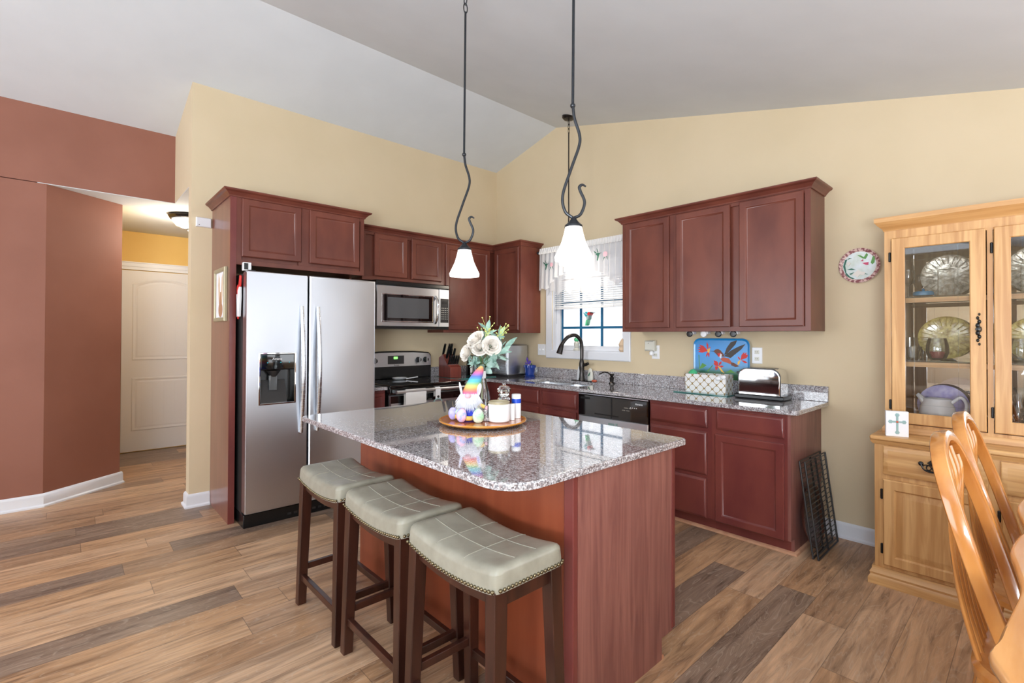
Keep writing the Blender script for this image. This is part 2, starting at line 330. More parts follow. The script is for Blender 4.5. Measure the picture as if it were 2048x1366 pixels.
def tube(bm, pts, r, seg=10, caps=True, flat=1, up=None):
    P = [V(p) for p in pts]; n = len(P); rings = []
    t0 = (P[1]-P[0]).normalized(); a = V(up) if up else (V((0, 0, 1)) if abs(t0.z) < .9 else V((1, 0, 0)))
    x = (a-t0*a.dot(t0)).normalized()
    for i in range(n):
        t = ((P[min(i+1, n-1)]-P[max(i-1, 0)])).normalized(); x = (x-t*x.dot(t)).normalized(); y = t.cross(x)
        rr = r(i/(n-1)) if callable(r) else r
        rings.append([P[i]+(x*math.cos(2*PI*j/seg)*flat+y*math.sin(2*PI*j/seg))*rr for j in range(seg)])
    return loops(bm, rings, caps, caps)
def bar(bm, a, b, wx, wy, wx2=None, wy2=None):
    """square bar between two points, section aligned to world x and y"""
    a, b = V(a), V(b); wx2 = wx2 or wx; wy2 = wy2 or wy
    q = ((-1, -1), (1, -1), (1, 1), (-1, 1))
    return loops(bm, [[a+V((sx*wx/2, sy*wy/2, 0)) for sx, sy in q], [b+V((sx*wx2/2, sy*wy2/2, 0)) for sx, sy in q]])
def beam(bm, a, b, w, h):
    """horizontal-ish beam: w across, h up"""
    a, b = V(a), V(b); t = (b-a).normalized(); s = t.cross(V((0, 0, 1))).normalized(); u = s.cross(t)
    q = ((-1, -1), (1, -1), (1, 1), (-1, 1))
    return loops(bm, [[p+s*(i*w/2)+u*(j*h/2) for i, j in q] for p in (a, b)])
def ball(bm, c, r, sx=1, sy=1, sz=1, seg=20, rings=12, rot=None):
    R = rot or Matrix.Identity(3); c = V(c); rs = []
    for k in range(1, rings):
        ph = PI*k/rings
        rs.append([c+R@V((r*math.sin(ph)*math.cos(2*PI*i/seg)*sx, r*math.sin(ph)*math.sin(2*PI*i/seg)*sy, -r*math.cos(ph)*sz)) for i in range(seg)])
    return loops(bm, rs)
def sweep(bm, prof, path, z, side=1):
    """mitred sweep of prof [(out, up)] along an xy path; out is to the right of travel when side=1"""
    P = [V((x, y)) for x, y in path]; n = len(P); rings = []
    for i in range(n):
        d0 = (P[i]-P[i-1]).normalized() if i else None; d1 = (P[i+1]-P[i]).normalized() if i < n-1 else None
        n0 = V((d0.y, -d0.x))*side if d0 else None; n1 = V((d1.y, -d1.x))*side if d1 else None
        if n0 is None: m = n1
        elif n1 is None: m = n0
        else: m = (n0+n1)/(1+n0.dot(n1))
        rings.append([V((P[i].x+m.x*o, P[i].y+m.y*o, z+u)) for o, u in prof])
    return loops(bm, rings)
def prism(bm, pts, F, n0, n1):
    return loops(bm, [[F(a, b, n0) for a, b in pts], [F(a, b, n1) for a, b in pts]])
def slab_holes(bm, outer, holes, z0, z1):
    """flat slab with holes"""
    for z in (z0, z1):
        es = []
        for lp in [outer]+holes:
            vs = [bm.verts.new((x, y, z)) for x, y in lp]
            es += [bm.edges.new((vs[i], vs[(i+1) % len(vs)])) for i in range(len(vs))]
        bmesh.ops.triangle_fill(bm, use_beauty=True, use_dissolve=False, edges=es)
    for lp in [outer]+holes: loops(bm, [[V((x, y, z0)) for x, y in lp], [V((x, y, z1)) for x, y in lp]], False, False)
    bmesh.ops.remove_doubles(bm, verts=bm.verts, dist=1e-5); return bm
def rrect(x0, y0, x1, y1, rs, seg=6):
    """rounded rectangle, rs radii for corners (x0y0, x1y0, x1y1, x0y1)"""
    if isinstance(rs, (int, float)): rs = [rs]*4
    out = []
    for (cx, cy, sx, sy, a0), r in zip(((x0, y0, 1, 1, PI), (x1, y0, -1, 1, 1.5*PI), (x1, y1, -1, -1, 0), (x0, y1, 1, -1, .5*PI)), rs):
        if r < 1e-4: out.append((cx, cy)); continue
        for k in range(seg+1):
            a = a0+.5*PI*k/seg; out.append((cx+sx*r+r*math.cos(a), cy+sy*r+r*math.sin(a)))
    return out
def obj(name, bm, mat, parent=None, bev=0, sharp=35, label=None, seg=2):
    if parent is not None:
        bmesh.ops.transform(bm, matrix=parent_world(parent).inverted(), verts=bm.verts)
    bmesh.ops.recalc_face_normals(bm, faces=bm.faces)
    for f in bm.faces: f.smooth = True
    for e in bm.edges:
        if len(e.link_faces) == 2: e.smooth = e.calc_face_angle(0) < math.radians(sharp)
    me = bpy.data.meshes.new(name); bm.to_mesh(me); bm.free()
    if isinstance(mat, str): mat = M[mat]
    me.materials.append(mat)
    o = bpy.data.objects.new(name, me); COL.objects.link(o)
    if parent is not None: o.parent = parent
    if bev:
        md = o.modifiers.new('bevel', 'BEVEL'); md.width = bev; md.segments = seg; md.limit_method = 'ANGLE'; md.angle_limit = math.radians(40)
    if len(me.polygons) < 4000:
        wn = o.modifiers.new('normals', 'WEIGHTED_NORMAL'); wn.keep_sharp = True; wn.weight = 80
    if label: o['label'] = label
    return o
def parent_world(o):
    m = Matrix.LocRotScale(o.location, o.rotation_euler, o.scale)
    return parent_world(o.parent)@m if o.parent else m
def tag(o, label, cat, group=None, kind=None):
    o['label'] = label; o['category'] = cat
    if group: o['group'] = group
    if kind: o['kind'] = kind
    return o
def thing(name, label, cat, loc=(0, 0, 0), group=None):
    o = bpy.data.objects.new(name, None); COL.objects.link(o); o.location = loc; o.empty_display_size = .05
    return tag(o, label, cat, group)
def struct(name, bm, mat, parent=None, **k):
    o = obj(name, bm, mat, parent, **k)
    if parent is None: o['kind'] = 'structure'
    return o
def dup(root, loc, label, group=None):
    def cp(o, par):
        c = o.copy(); COL.objects.link(c)
        if par is not None: c.parent = par
        for ch in o.children: cp(ch, c)
        return c
    r = cp(root, None); r.location = loc; r['label'] = label
    if group: r['group'] = group
    return r
def text(name, s, F, size, mat, parent, u, v, n, depth=.0006):
    cu = bpy.data.curves.new(name, 'FONT'); cu.body = s; cu.size = size; cu.extrude = depth; cu.align_x = 'CENTER'; cu.align_y = 'CENTER'
    cu.materials.append(M[mat]); o = bpy.data.objects.new(name, cu); COL.objects.link(o)
    m = Matrix((F.u, F.v, F.n)).transposed().to_4x4(); m.translation = F(u, v, n)
    me = bpy.data.meshes.new_from_object(o); bpy.data.objects.remove(o); o = bpy.data.objects.new(name, me); COL.objects.link(o)
    o.parent = parent; o.matrix_local = parent_world(parent).inverted()@m
    return o
# ------------------------------------------------------------------ room shell
RX, RZ, SL = 1.0, 3.637, .25
def cz(x): return RZ-SL*abs(x-RX)
EX, SY = 5.9, -8.0
bm = B(); box(bm, (-4, SY, -.1), (EX+.2, .2, 0)); struct('floor', bm, 'floor')
bm = B()
for xa, xb in ((-.95, RX), (RX, EX+.2)):
    loops(bm, [[V((xa, y, cz(xa))), V((xb, y, cz(xb))), V((xb, y, cz(xb)+.12)), V((xa, y, cz(xa)+.12))] for y in (SY-.2, .2)])
struct('ceiling', bm, 'ceiling', sharp=5)
# window wall
WX0, WX1, WZ0, WZ1 = .943, 1.876, 1.205, 2.22
bm = B(); F = FY(0)
def gable(u0, u1, v0, n0=0, n1=-.15):
    pts = [(u0, v0), (u1, v0), (u1, cz(u1)+.02)]+([(RX, cz(RX)+.02)] if u0 < RX < u1 else [])+[(u0, cz(u0)+.02)]
    prism(bm, pts, F, n0, n1)
gable(-.12, WX0, 0); gable(WX1, EX+.1, 0)
fbox(bm, F, WX0, WX1, 0, WZ0, 0, -.15); prism(bm, [(WX0, WZ1), (WX1, WZ1), (WX1, cz(WX1)+.02), (RX, cz(RX)+.02), (WX0, cz(WX0)+.02)], F, 0, -.15)
struct('wall_back', bm, 'tan')
bm = B(); prism(bm, [(-3.195, 0), (0, 0), (0, cz(0)+.02), (-3.195, cz(0)+.02)], FX(0), 0, -.12); struct('wall_left', bm, 'tan')
# tan return above the hall opening
bm = B(); prism(bm, [(-.8, 2.575), (-.12, 2.575), (-.12, cz(-.12)+.02), (-.8, cz(-.8)+.02)], FY(-3.195), 0, -.12); struct('wall_soffit', bm, 'tan')
bm = B(); fbox(bm, FX(-.8), SY, -3.195, 2.575, cz(-.8)+.03, 0, -.12); struct('wall_header', bm, 'red')
bm = B(); loops(bm, [[V(p+(z,)) for p in ((-.803, SY), (-.803, -4.046), (-.93, -4.09), (-.93, SY))] for z in (0, 2.5695)]); struct('wall_side', bm, 'red')
bm = B(); loops(bm, [[V(p+(z,)) for p in ((-.803, -4.046), (-1.18, -3.545), (-1.28, -3.62), (-.93, -4.09))] for z in (0, 2.5695)]); struct('wall_angled', bm, 'red')
bm = B(); box(bm, (-2.7, -3.62, 0), (-1.19, -3.56, 2.5695)); struct('wall_hall_near', bm, 'yellow')
bm = B(); box(bm, (-2.72, -3.6, 0), (-2.6, .1, 2.5695)); struct('wall_hall_end', bm, 'yellow')
bm = B(); box(bm, (-2.7, 0, 0), (-.12, .1, 2.5695)); struct('wall_hall_far', bm, 'yellow')
bm = B(); box(bm, (-2.7, -4.1, 2.57), (-.801, .1, 2.5745)); box(bm, (-.801, -3.194, 2.57), (-.12, .1, 2.5745)); struct('ceiling_hall', bm, 'ceiling')
# unseen walls with big window openings
bm = B()
for a in (((EX, SY, 0), (EX+.15, -2.3, 2.45)), ((EX, -.2, 0), (EX+.15, .15, 2.45)), ((EX, -2.3, 2.32), (EX+.15, -.2, 2.45)), ((EX, -2.3, 0), (EX+.15, -.2, .9))): box(bm, *a)
struct('wall_right', bm, 'tan')
bm = B()
for a in (((-1, SY-.15, 0), (-.7, SY, 3.25)), ((2.5, SY-.15, 0), (EX, SY, 2.6)), ((2.5, SY-.15, 2.6), (4.4, SY, 2.85)), ((-.7, SY-.15, 0), (2.5, SY, .5)), ((-.7, SY-.15, 2.7), (2.5, SY, 3.3))): box(bm, *a)
struct('wall_front', bm, 'tan')
# baseboards
BP = [(0, 0), (.028, 0), (.028, .012), (.016, .022), (.015, .085), (.008, .1), (0, .105)]
def bboard(name, path, side=1):
    bm = B(); sweep(bm, BP, path, 0, side); struct(name, bm, 'trim')
bboard('baseboard_side', [(-.803, SY+.02), (-.803, -4.046), (-1.18, -3.545), (-1.2, -3.53)])
bboard('baseboard_left', [(-.12, -2.4), (-.12, -3.195), (0, -3.195), (0, -3.052)], 1)
bboard('baseboard_back', [(3.52, 0), (3.93, 0)])
bboard('baseboard_back_right', [(5.36, 0), (EX-.03, 0)])
# hall door
dr = struct('door_1', panel(B(), FX(-2.6), -3.449, -2.64, .012, 2.115, [(0, 0), (0, .02), (.001, .02)]), 'door')
bm = B()
F = FX(-2.6)
def arch_ring(ins, dep, v0, v1, rise):
    u0, u1 = -3.352+ins, -2.737-ins; n = 14; c = (u0+u1)/2; h = (u1-u0)/2
    r = [F(u0, v0+ins, dep), F(u1, v0+ins, dep)]
    for k in range(n+1):
        u = u1-(u1-u0)*k/n; r.append(F(u, v1-ins+rise*(1-((u-c)/h)**2), dep))
    return r
def sunk(bm, v0, v1, rise):
    loops(bm, [arch_ring(0, .0205, v0, v1, rise), arch_ring(.006, .026, v0, v1, rise), arch_ring(.018, .026, v0, v1, rise), arch_ring(.03, .0205, v0, v1, rise), arch_ring(.034, .0202, v0, v1, rise), arch_ring(.05, .024, v0, v1, rise), arch_ring(.052, .024, v0, v1, rise)], False, True)
sunk(bm, 1.07, 1.955, .075); sunk(bm, .248, .865, 0)
for (v0, v1) in ((1.13, 1.93), (.31, .8)):
    for k in range(5):
        u = -3.26+k*.108; fbox(bm, F, u, u+.005, v0, v1, .0235, .0255)
obj('raised_panels', bm, 'door', dr)
bm = B(); F = FX(-2.6)
fbox(bm, F, -3.535, -2.55, 2.125, 2.16, 0, .026); fbox(bm, F, -3.545, -2.54, 2.16, 2.205, 0, .034); fbox(bm, F, -3.555, -2.53, 2.205, 2.215, 0, .045)
fbox(bm, F, -3.535, -3.452, 0, 2.125, 0, .026); fbox(bm, F, -2.635, -2.55, 0, 2.125, 0, .026); struct('trim_1', bm, 'trim')
# hall flush light
t = thing('ceiling_light', 'round lit dome ceiling light with bronze rim in the hallway', 'ceiling light', (-1.25, -3.02, 2.572))
obj('rim', lathe(B(), [(.165, 0), (.17, -.02), (.155, -.045), (.14, -.05), (.135, -.04)], (-1.25, -3.02, 2.572), 40), 'bronze', t)
obj('glass_shade', lathe(B(), [(.138, -.045), (.13, -.075), (.105, -.105), (.06, -.125), (.005, -.132)], (-1.25, -3.02, 2.572), 40, True, True), 'hallshade', t)
obj('finial', lathe(B(), [(.004, -.13), (.014, -.135), (.012, -.145), (.003, -.158)], (-1.25, -3.02, 2.572), 12), 'bronze', t)
point('hall_lamp', (-1.25, -3.02, 2.38), 26, (1, .9, .74), .08)
tag(obj('smoke_detector', lathe(B(), [(.065, 0), (.065, -.018), (.05, -.034), (.02, -.038)], (-1.75, -3.0, 2.573), 28), 'cream'), 'small cream smoke detector on hallway ceiling beyond the light', 'smoke detector')
# window
wn_ = struct('window_1', ring_panel(B(), FY(.09), WX0+.012, WX1-.012, WZ0+.01, WZ1-.01, .05, -.03, .03), 'trim')
obj('glass_pane', fbox(B(), FY(.1), WX0+.06, WX1-.06, WZ0+.06, WZ1-.06, -.002, .002), 'glass', wn_)
bm = B(); F = FY(.09)
for u in (1.274, 1.548): fbox(bm, F, u-.012, u+.012, WZ0+.055, WZ1-.055, -.008, .004)
for v in (1.456, 1.72, 1.98): fbox(bm, F, WX0+.055, WX1-.055, v-.012, v+.012, -.009, .003)
fbox(bm, F, WX0+.058, WX0+.078, WZ0+.055, WZ1-.055, -.01, .002)
obj('grille', bm, 'muntin', wn_)
bm = B(); fbox(bm, FY(.01), WX0, WX0+.012, WZ0, WZ1, -.14, .0); fbox(bm, FY(.01), WX1-.012, WX1, WZ0, WZ1, -.14, 0); fbox(bm, FY(.01), WX0, WX1, WZ0, WZ0+.01, -.14, .012); fbox(bm, FY(.01), WX0, WX1, WZ1-.012, WZ1, -.14, 0)
obj('jamb', bm, 'trim', wn_)
bm = B(); F = FY(0)
rings = []
for i, d in ((.078, 0), (.078, .014), (.07, .02), (.018, .012), (.0, .01), (.0, 0)):
    rings.append([F(WX0-i, WZ0-i, d), F(WX1+i, WZ0-i, d), F(WX1+i, WZ1+i, d), F(WX0-i, WZ1+i, d)])
loops(bm, rings, False, False); struct('trim_2', bm, 'trim')
# ------------------------------------------------------------------ blind, valance, suncatcher, sill pieces
t = thing('window_blind', 'white horizontal slat blind half lowered in the kitchen window', 'blind', (1.41, .03, 1.66))
for k in range(23):
    z = 1.69+k*.0225
    bm = B(); pts = [(-.009, -.009), (-.004, -.002), (.003, .004), (.009, .008), (.0095, .007), (.0035, .003), (-.0035, -.003), (-.0085, -.0095)]
    loops(bm, [[V((x, .035+a, z+b*.9)) for a, b in pts] for x in (WX0+.02, WX1-.02)]); obj('slat', bm, 'blind', t)
obj('bottom_rail', box(B(), (WX0+.02, .022, 1.655), (WX1-.02, .048, 1.678)), 'blind', t)
obj('head_rail', box(B(), (WX0+.015, .015, 2.175), (WX1-.015, .055, 2.207)), 'blind', t)
for x in (1.04, 1.74): obj('ladder_cord', tube(B(), [(x, .02, 1.66), (x, .02, 2.18)], .002, 6), 'blind', t)
obj('tilt_wand', tube(B(), [(1.0, .012, 1.5), (1.0, .012, 2.18)], .003, 6), 'tglass', t)
t = thing('curtain_rod', 'dark metal curtain rod with ball end above the kitchen window', 'curtain rod', (1.4, -.06, 2.285))
obj('rod', tube(B(), [(.80, -.06, 2.285), (1.99, -.06, 2.285)], .007, 10), 'iron', t)
obj('finial', ball(B(), (.79, -.06, 2.285), .018), 'iron', t); obj('finial', ball(B(), (2.0, -.06, 2.285), .018), 'iron', t)
for x in (.83, 1.96): obj('bracket', box(B(), (x, -.067, 2.278), (x+.01, 0, 2.292)), 'iron', t)
t = thing('valance', 'sheer white valance with embroidered hummingbirds gathered on the rod', 'valance', (1.4, -.06, 2.29))
def cloth(u0, u1, topz, botf, ph, amp=.016, nw=17, ncol=150, nr=14, yy=-.06):
    bm = B(); g = []
    for j in range(nr+1):
        row = []
        for i in range(ncol+1):
            s = i/ncol; u = u0+(u1-u0)*s; b = botf(s); tt = j/nr; z = topz+(b-topz)*tt
            a = amp*(.6+.5*tt); row.append(bm.verts.new((u, yy-.012+a*math.sin(s*nw*2*PI+ph+.6*math.sin(s*9))*(1 if j > 1 else .5)-.01*tt, z+.004*math.sin(s*nw*6*PI)*(1 if j == 0 else 0))))
        g.append(row)
    for a, b in zip(g, g[1:]):
        for i in range(ncol): bm.faces.new((a[i], a[i+1], b[i+1], b[i]))
    return bm
def bot(s):
    c = min(s, 1-s)
    return 1.865+.02*math.sin(s*40) if c < .1 else (1.865+(c-.1)/.12*.13 if c < .22 else 1.99+.06*(1-math.cos((c-.22)*2*PI/.28*.5)))
obj('cloth', cloth(.825, 1.93, 2.31, bot, 0), 'valance', t, sharp=180)
obj('sheer_swag', cloth(.93, 1.90, 2.2, lambda s: 1.80+.05*abs(math.sin(s*6*PI)), 1, .008, 9, yy=-.045), 'sheer', t, sharp=180)
obj('rod_pocket_ruffle', cloth(.825, 1.93, 2.325, lambda s: 2.262, 2, .014, 34, 220, 3, -.068), 'matte', t, sharp=180)
def embroider(cx, cz_, s, flip):
    F = Fr((cx, -.108, cz_), (s*flip, 0, 0), (0, 0, s), (0, -1, 0))
    a = B(); prism(a, [(0, 0), (.35, .12), (.6, .05), (.9, .1), (.6, -.03), (.5, -.2), (.32, -.8), (.18, -.75), (.25, -.25)], F, 0, .001); prism(a, [(.25, .05), (-.3, .45), (-.1, .1)], F, 0, .001); prism(a, [(.3, .1), (.12, .7), (.4, .2)], F, 0, .001)
    obj('hummingbird_embroidery', a, 'dgreen', t)
    a = B(); lathe_f(a, [(.32, .0), (.01, .001)], Fr(F(1.35, -.15), F.u, F.v, F.n), 7); obj('flower_embroidery', a, 'pink', t)
    a = B(); prism(a, [(1.2, -.45), (1.0, -.95), (1.3, -.5)], F, 0, .001); prism(a, [(1.5, -.45), (1.75, -.9), (1.6, -.4)], F, 0, .001); obj('leaf_embroidery', a, 'dgreen', t)
embroider(.93, 2.14, .075, 1); embroider(1.62, 2.17, .085, 1)
t = thing('suncatcher', 'stained glass hummingbird suncatcher hanging in the window', 'suncatcher', (1.44, .06, 1.575))
F = Fr((1.43, .062, 1.575), (.1, 0, 0), (0, 0, .1), (0, -1, 0))
obj('string', tube(B(), [F(.0, .5), F(0, 1.0)], .001, 5), 'darkp', t)
obj('wing', prism(B(), [(-.1, .05), (-.65, .35), (-.3, -.1)], F, 0, .05), 'aqua', t); obj('wing', prism(B(), [(0, .1), (-.45, .4), (-.2, .42), (.05, .3)], F, 0, .05), 'aqua', t)
obj('body', prism(B(), [(-.25, -.1), (.15, .15), (.05, -.35), (-.15, -.45)], F, 0, .05), 'mat', t); obj('head', prism(B(), [(-.02, .2), (.1, .38), (.3, .36), (.32, .2), (.12, .02)], F, 0, .06), 'redp', t)
obj('beak', prism(B(), [(.28, .38), (.68, .34), (.3, .26)], F, 0, .05), 'black', t); obj('tail', prism(B(), [(-.25, -.4), (-.05, -.4), (-.2, -.95), (-.38, -1.0)], F, 0, .05), 'lime', t)
t = thing('figurine', 'small stone figurine with a green top on the window sill beside the faucet', 'figurine', (1.275, .02, 1.215))
obj('base', lathe(B(), [(.032, 0), (.034, .015), (.02, .03), (.028, .055), (.03, .08), (.012, .105)], (1.275, .02, 1.215), 20), 'cream', t)
obj('top', ball(B(), (1.275, .02, 1.33), .028, 1, 1, .85), 'lime', t); obj('stalk', tube(B(), [(1.268, .02, 1.35), (1.258, .02, 1.375)], .004, 6), 'dgreen', t)
tag(obj('seashell', lathe(B(), [(.02, 0), (.034, .02), (.026, .045), (.036, .07), (.024, .1), (.004, .13)], (1.842, .02, 1.215), 14), 'fawn'), 'pale shell ornament at the right end of the window sill', 'ornament')
# ------------------------------------------------------------------ wall plates
def outlet(name, label, cat, u, v, w_=.077, kind='outlet', F=None):
    F = F or FY(0); t = thing(name, label, cat, F(u, v))
    panel_ = panel(B(), F, u-w_/2, u+w_/2, v-.062, v+.062, [(0, 0), (0, .003), (.003, .006), (.004, .006)]); obj('cover_plate', panel_, 'white', t)
    if kind == 'outlet':
        for dv in (-.026, .026):
            k = obj('socket', fbox(B(), F, u-.017, u+.017, v+dv-.014, v+dv+.014, .006, .0085), 'cream', t, bev=.003)
            for du in (-.006, .006): obj('slot', fbox(B(), F, u+du-.0012, u+du+.0012, v+dv-.002, v+dv+.008, .0085, .0088), 'black', k)
    elif kind == 'rocker': obj('rocker', fbox(B(), F, u-.016, u+.016, v-.033, v+.033, .006, .010), 'white', t, bev=.002)
    else:
        for du in (-.024, .024): obj('toggle', fbox(B(), F, u+du-.005, u+du+.005, v-.008, v+.012, .006, .018), 'white', t, bev=.002)
    return t
outlet('wall_switch', 'white single rocker switch plate left of the double switch', 'light switch', .465, 1.21, .06, 'rocker')
outlet('wall_switch', 'white double toggle switch plate beside the window casing', 'light switch', .79, 1.214, .118, 'toggle')
outlet('wall_outlet', 'white outlet plate right of the painted tray', 'outlet', 3.088, 1.222, .077)
outlet('wall_outlet', 'white outlet plate under the night light air freshener', 'outlet', 2.215, 1.225, .077)
t = thing('air_freshener', 'ivory plug-in air freshener on the outlet right of the window', 'air freshener', (2.18, -.03, 1.28))
obj('housing', panel(B(), FY(-.008), 2.125, 2.225, 1.235, 1.33, [(0, 0), (0, .03), (.012, .045), (.014, .045)]), 'cream', t)
obj('refill_bottle', lathe(B(), [(.012, 0), (.02, .008), (.02, .03), (.01, .04)], (2.19, -.03, 1.195), 16), 'white', t); obj('vent', lathe_f(B(), [(.004, .001), (.003, .002)], Fr((2.17, -.052, 1.305), (1, 0, 0), (0, 0, 1), (0, -1, 0)), 10), 'darkp', t)
t = thing('wall_sensor', 'white rectangular alarm box on the wall beside the refrigerator cabinet', 'sensor', (0, -3.11, 2.27))
obj('case', panel(B(), FX(0), -3.165, -3.06, 2.235, 2.31, [(0, 0), (0, .02), (.005, .026), (.006, .026)]), 'trim', t); obj('screw', lathe_f(B(), [(.004, 0), (.003, .001)], Fr((.0262, -3.145, 2.25), (0, 1, 0), (0, 0, 1), (1, 0, 0)), 8), 'darkp', t)
# ------------------------------------------------------------------ cabinets
CR = [(0, 0), (.008, 0), (.012, .01), (.03, .03), (.046, .038), (.05, .044), (.05, .052), (0, .052)]
def doors(t, F, rects, mat, prof=None):
    for (u0, u1, v0, v1) in rects: obj('door', panel(B(), F, u0, u1, v0, v1, prof or door_prof()), mat, t)
def drawers(t, F, rects, mat):
    for (u0, u1, v0, v1) in rects: obj('drawer', panel(B(), F, u0, u1, v0, v1, drawer_prof()), mat, t)
def upper(label, F, u0, u1, v0, v1, dep, rects):
    """F is the face plane"""
    t = thing('wall_cabinet', label, 'cabinet', F((u0+u1)/2, v0, -dep))
    obj('body', fbox(B(), F, u0, u1, v0, v1, -dep, -.019), 'cherry', t)
    obj('face_frame', ring_panel(B(), F, u0, u1, v0, v1, .035, -.019, 0, .001), 'cherry', t)
    doors(t, F, rects, 'cherry'); return t
upper('cherry wall cabinet with one door beside the window', FY(-.305), 2.069, 2.556, 1.4065, 2.362, .304, [(2.106, 2.525, 1.438, 2.345)])
upper('cherry wall cabinet with two tall doors above the toaster', FY(-.305), 2.556, 3.543, 1.4065, 2.362, .304, [(2.587, 3.017, 1.438, 2.345), (3.084, 3.505, 1.438, 2.345)])
bm = B(); sweep(bm, CR, [(2.069, -.001), (2.069, -.305), (3.543, -.305), (3.543, -.001)], 2.352, 1)
tag(obj('crown_moulding', bm, 'cherry', sharp=20), 'cherry crown moulding along the top of the right wall cabinets', 'moulding')
t = upper('cherry corner cabinet left of the window', FY(-.305), .326, .766, 1.4, 2.352, .304, [(.345, .745, 1.43, 2.335)])
t = upper('tall cherry wall cabinet between microwave and corner', FX(.305), -.99, -.001, 1.4, 2.352, .304, [(-.971, -.366, 1.43, 2.335)])
upper('short two door cherry cabinet above the microwave', FX(.305), -1.90, -.991, 1.89, 2.352, .304, [(-1.784, -1.431, 1.932, 2.335), (-1.382, -1.023, 1.932, 2.335)])
bm = B(); sweep(bm, CR, [(.305, -2.0), (.305, -.305), (.766, -.305), (.766, -.001)], 2.345, 1)
tag(obj('crown_moulding', bm, 'cherry', sharp=20), 'cherry crown moulding running from microwave cabinet around the corner cabinet', 'moulding')
t = thing('refrigerator_cabinet', 'deep cherry cabinet over the refrigerator with tall side panel', 'cabinet', (0, -2.53, 0))
F = FX(.593)
obj('body', fbox(B(), F, -3.01, -2.02, 1.885, 2.385, -.59, -.019), 'cherry', t)
obj('face_frame', ring_panel(B(), F, -3.01, -2.02, 1.885, 2.385, .035, -.019, 0, .001), 'cherry', t)
obj('center_stile', fbox(B(), F, -2.57, -2.47, 1.92, 2.35, -.018, -.0005), 'cherry', t)
doors(t, F, [(-2.976, -2.552, 1.945, 2.375), (-2.488, -2.067, 1.945, 2.375)], 'cherry')
obj('side_panel', box(B(), (.002, -3.05, 0), (.575, -3.012, 2.385)), 'sidepanel', t)
obj('panel_edge', box(B(), (.575, -3.051, 0), (.595, -3.010, 2.385)), 'cherrybase', t)
obj('side_panel', box(B(), (.002, -2.02, 0), (.30, -2.0, 2.34)), 'cherry', t)
bm = B(); sweep(bm, CR, [(.001, -3.05), (.593, -3.05), (.593, -2.02), (.35, -2.02)], 2.378, 1)
tag(obj('crown_moulding', bm, 'cherry', sharp=20), 'cherry crown moulding around the refrigerator cabinet', 'moulding')
def base_body(t, F, u0, u1, dep=.6, end=False):
    if end:
        pts = [(-.61, .10), (-.61, .883), (-.002, .883), (-.002, 0), (-.55, 0), (-.55, .10)]
        bm = B(); loops(bm, [[V((x, y, z)) for y, z in pts] for x in (u0, u1)]); obj('body', bm, 'cherrybase', t)
    else:
        bm = B(); fbox(bm, F, u0, u1, .10, .883, -dep, 0); fbox(bm, F, u0, u1, 0, .10, -dep, -.06); obj('body', bm, 'cherrybase', t)
F = FY(-.61)
t = thing('base_cabinet', 'cherry base cabinet at the end of the counter with drawer over door', 'cabinet', (3.28, -.3, 0))
base_body(t, F, 3.02, 3.5, end=True); drawers(t, F, [(3.052, 3.485, .73, .865)], 'cherrybase'); doors(t, F, [(3.045, 3.482, .10, .697)], 'cherrybase')
bm = B(); loops(bm, [[V((x, y, z)) for y, z in [(-.611, .10), (-.611, .883), (-.002, .883), (-.002, 0), (-.55, 0), (-.55, .10)]] for x in (3.5, 3.518)]); obj('end_panel', bm, 'cherrypanel', t)
t = thing('base_cabinet', 'cherry three drawer base cabinet right of the dishwasher', 'cabinet', (2.77, -.3, 0))
base_body(t, F, 2.532, 3.02); drawers(t, F, [(2.54, 2.99, .729, .86), (2.54, 2.987, .40, .70), (2.54, 2.983, .10, .375)], 'cherrybase')
t = thing('base_cabinet', 'cherry sink base cabinet with false drawer fronts left of the dishwasher', 'cabinet', (1.35, -.3, 0))
bm = B(); fbox(bm, F, .86, 1.835, .10, .66, -.6, 0); fbox(bm, F, .86, 1.835, .66, .883, -.06, 0); fbox(bm, F, .86, .89, .66, .883, -.6, -.06); fbox(bm, F, 1.80, 1.835, .66, .883, -.6, -.06); fbox(bm, F, .86, 1.835, 0, .10, -.6, -.06); obj('body', bm, 'cherrybase', t); drawers(t, F, [(.9, 1.349, .723, .857), (1.391, 1.81, .723, .857)], 'cherrybase'); doors(t, F, [(.9, 1.349, .1, .695), (1.391, 1.81, .1, .695)], 'cherrybase')
t = thing('base_cabinet', 'cherry corner base cabinet between range and sink', 'cabinet', (.4, -.4, 0))
bm = B(); box(bm, (.002, -.975, .1), (.61, -.002, .883)); box(bm, (.611, -.609, .1), (.858, -.002, .883)); box(bm, (.002, -.97, 0), (.55, -.002, .1)); obj('body', bm, 'cherrybase', t)
drawers(t, FX(.61), [(-.96, -.66, .723, .857)], 'cherrybase'); doors(t, FX(.61), [(-.96, -.66, .1, .695)], 'cherrybase')
t = thing('base_cabinet', 'narrow cherry base cabinet between refrigerator and range', 'cabinet', (.3, -1.905, 0))
bm = B(); box(bm, (.002, -1.995, .1), (.61, -1.822, .883)); box(bm, (.002, -1.995, 0), (.55, -1.822, .1)); obj('body', bm, 'cherrybase', t); doors(t, FX(.61), [(-1.99, -1.828, .1, .86)], 'cherrybase', door_prof(.04))
bm = B(); sweep(bm, [(0, 0), (.018, 0), (.016, .012), (.01, .018), (0, .02)], [(.86, -.55), (3.518, -.55), (3.518, -.1)], 0, 1)
struct('trim_3', bm, 'lighttrim')
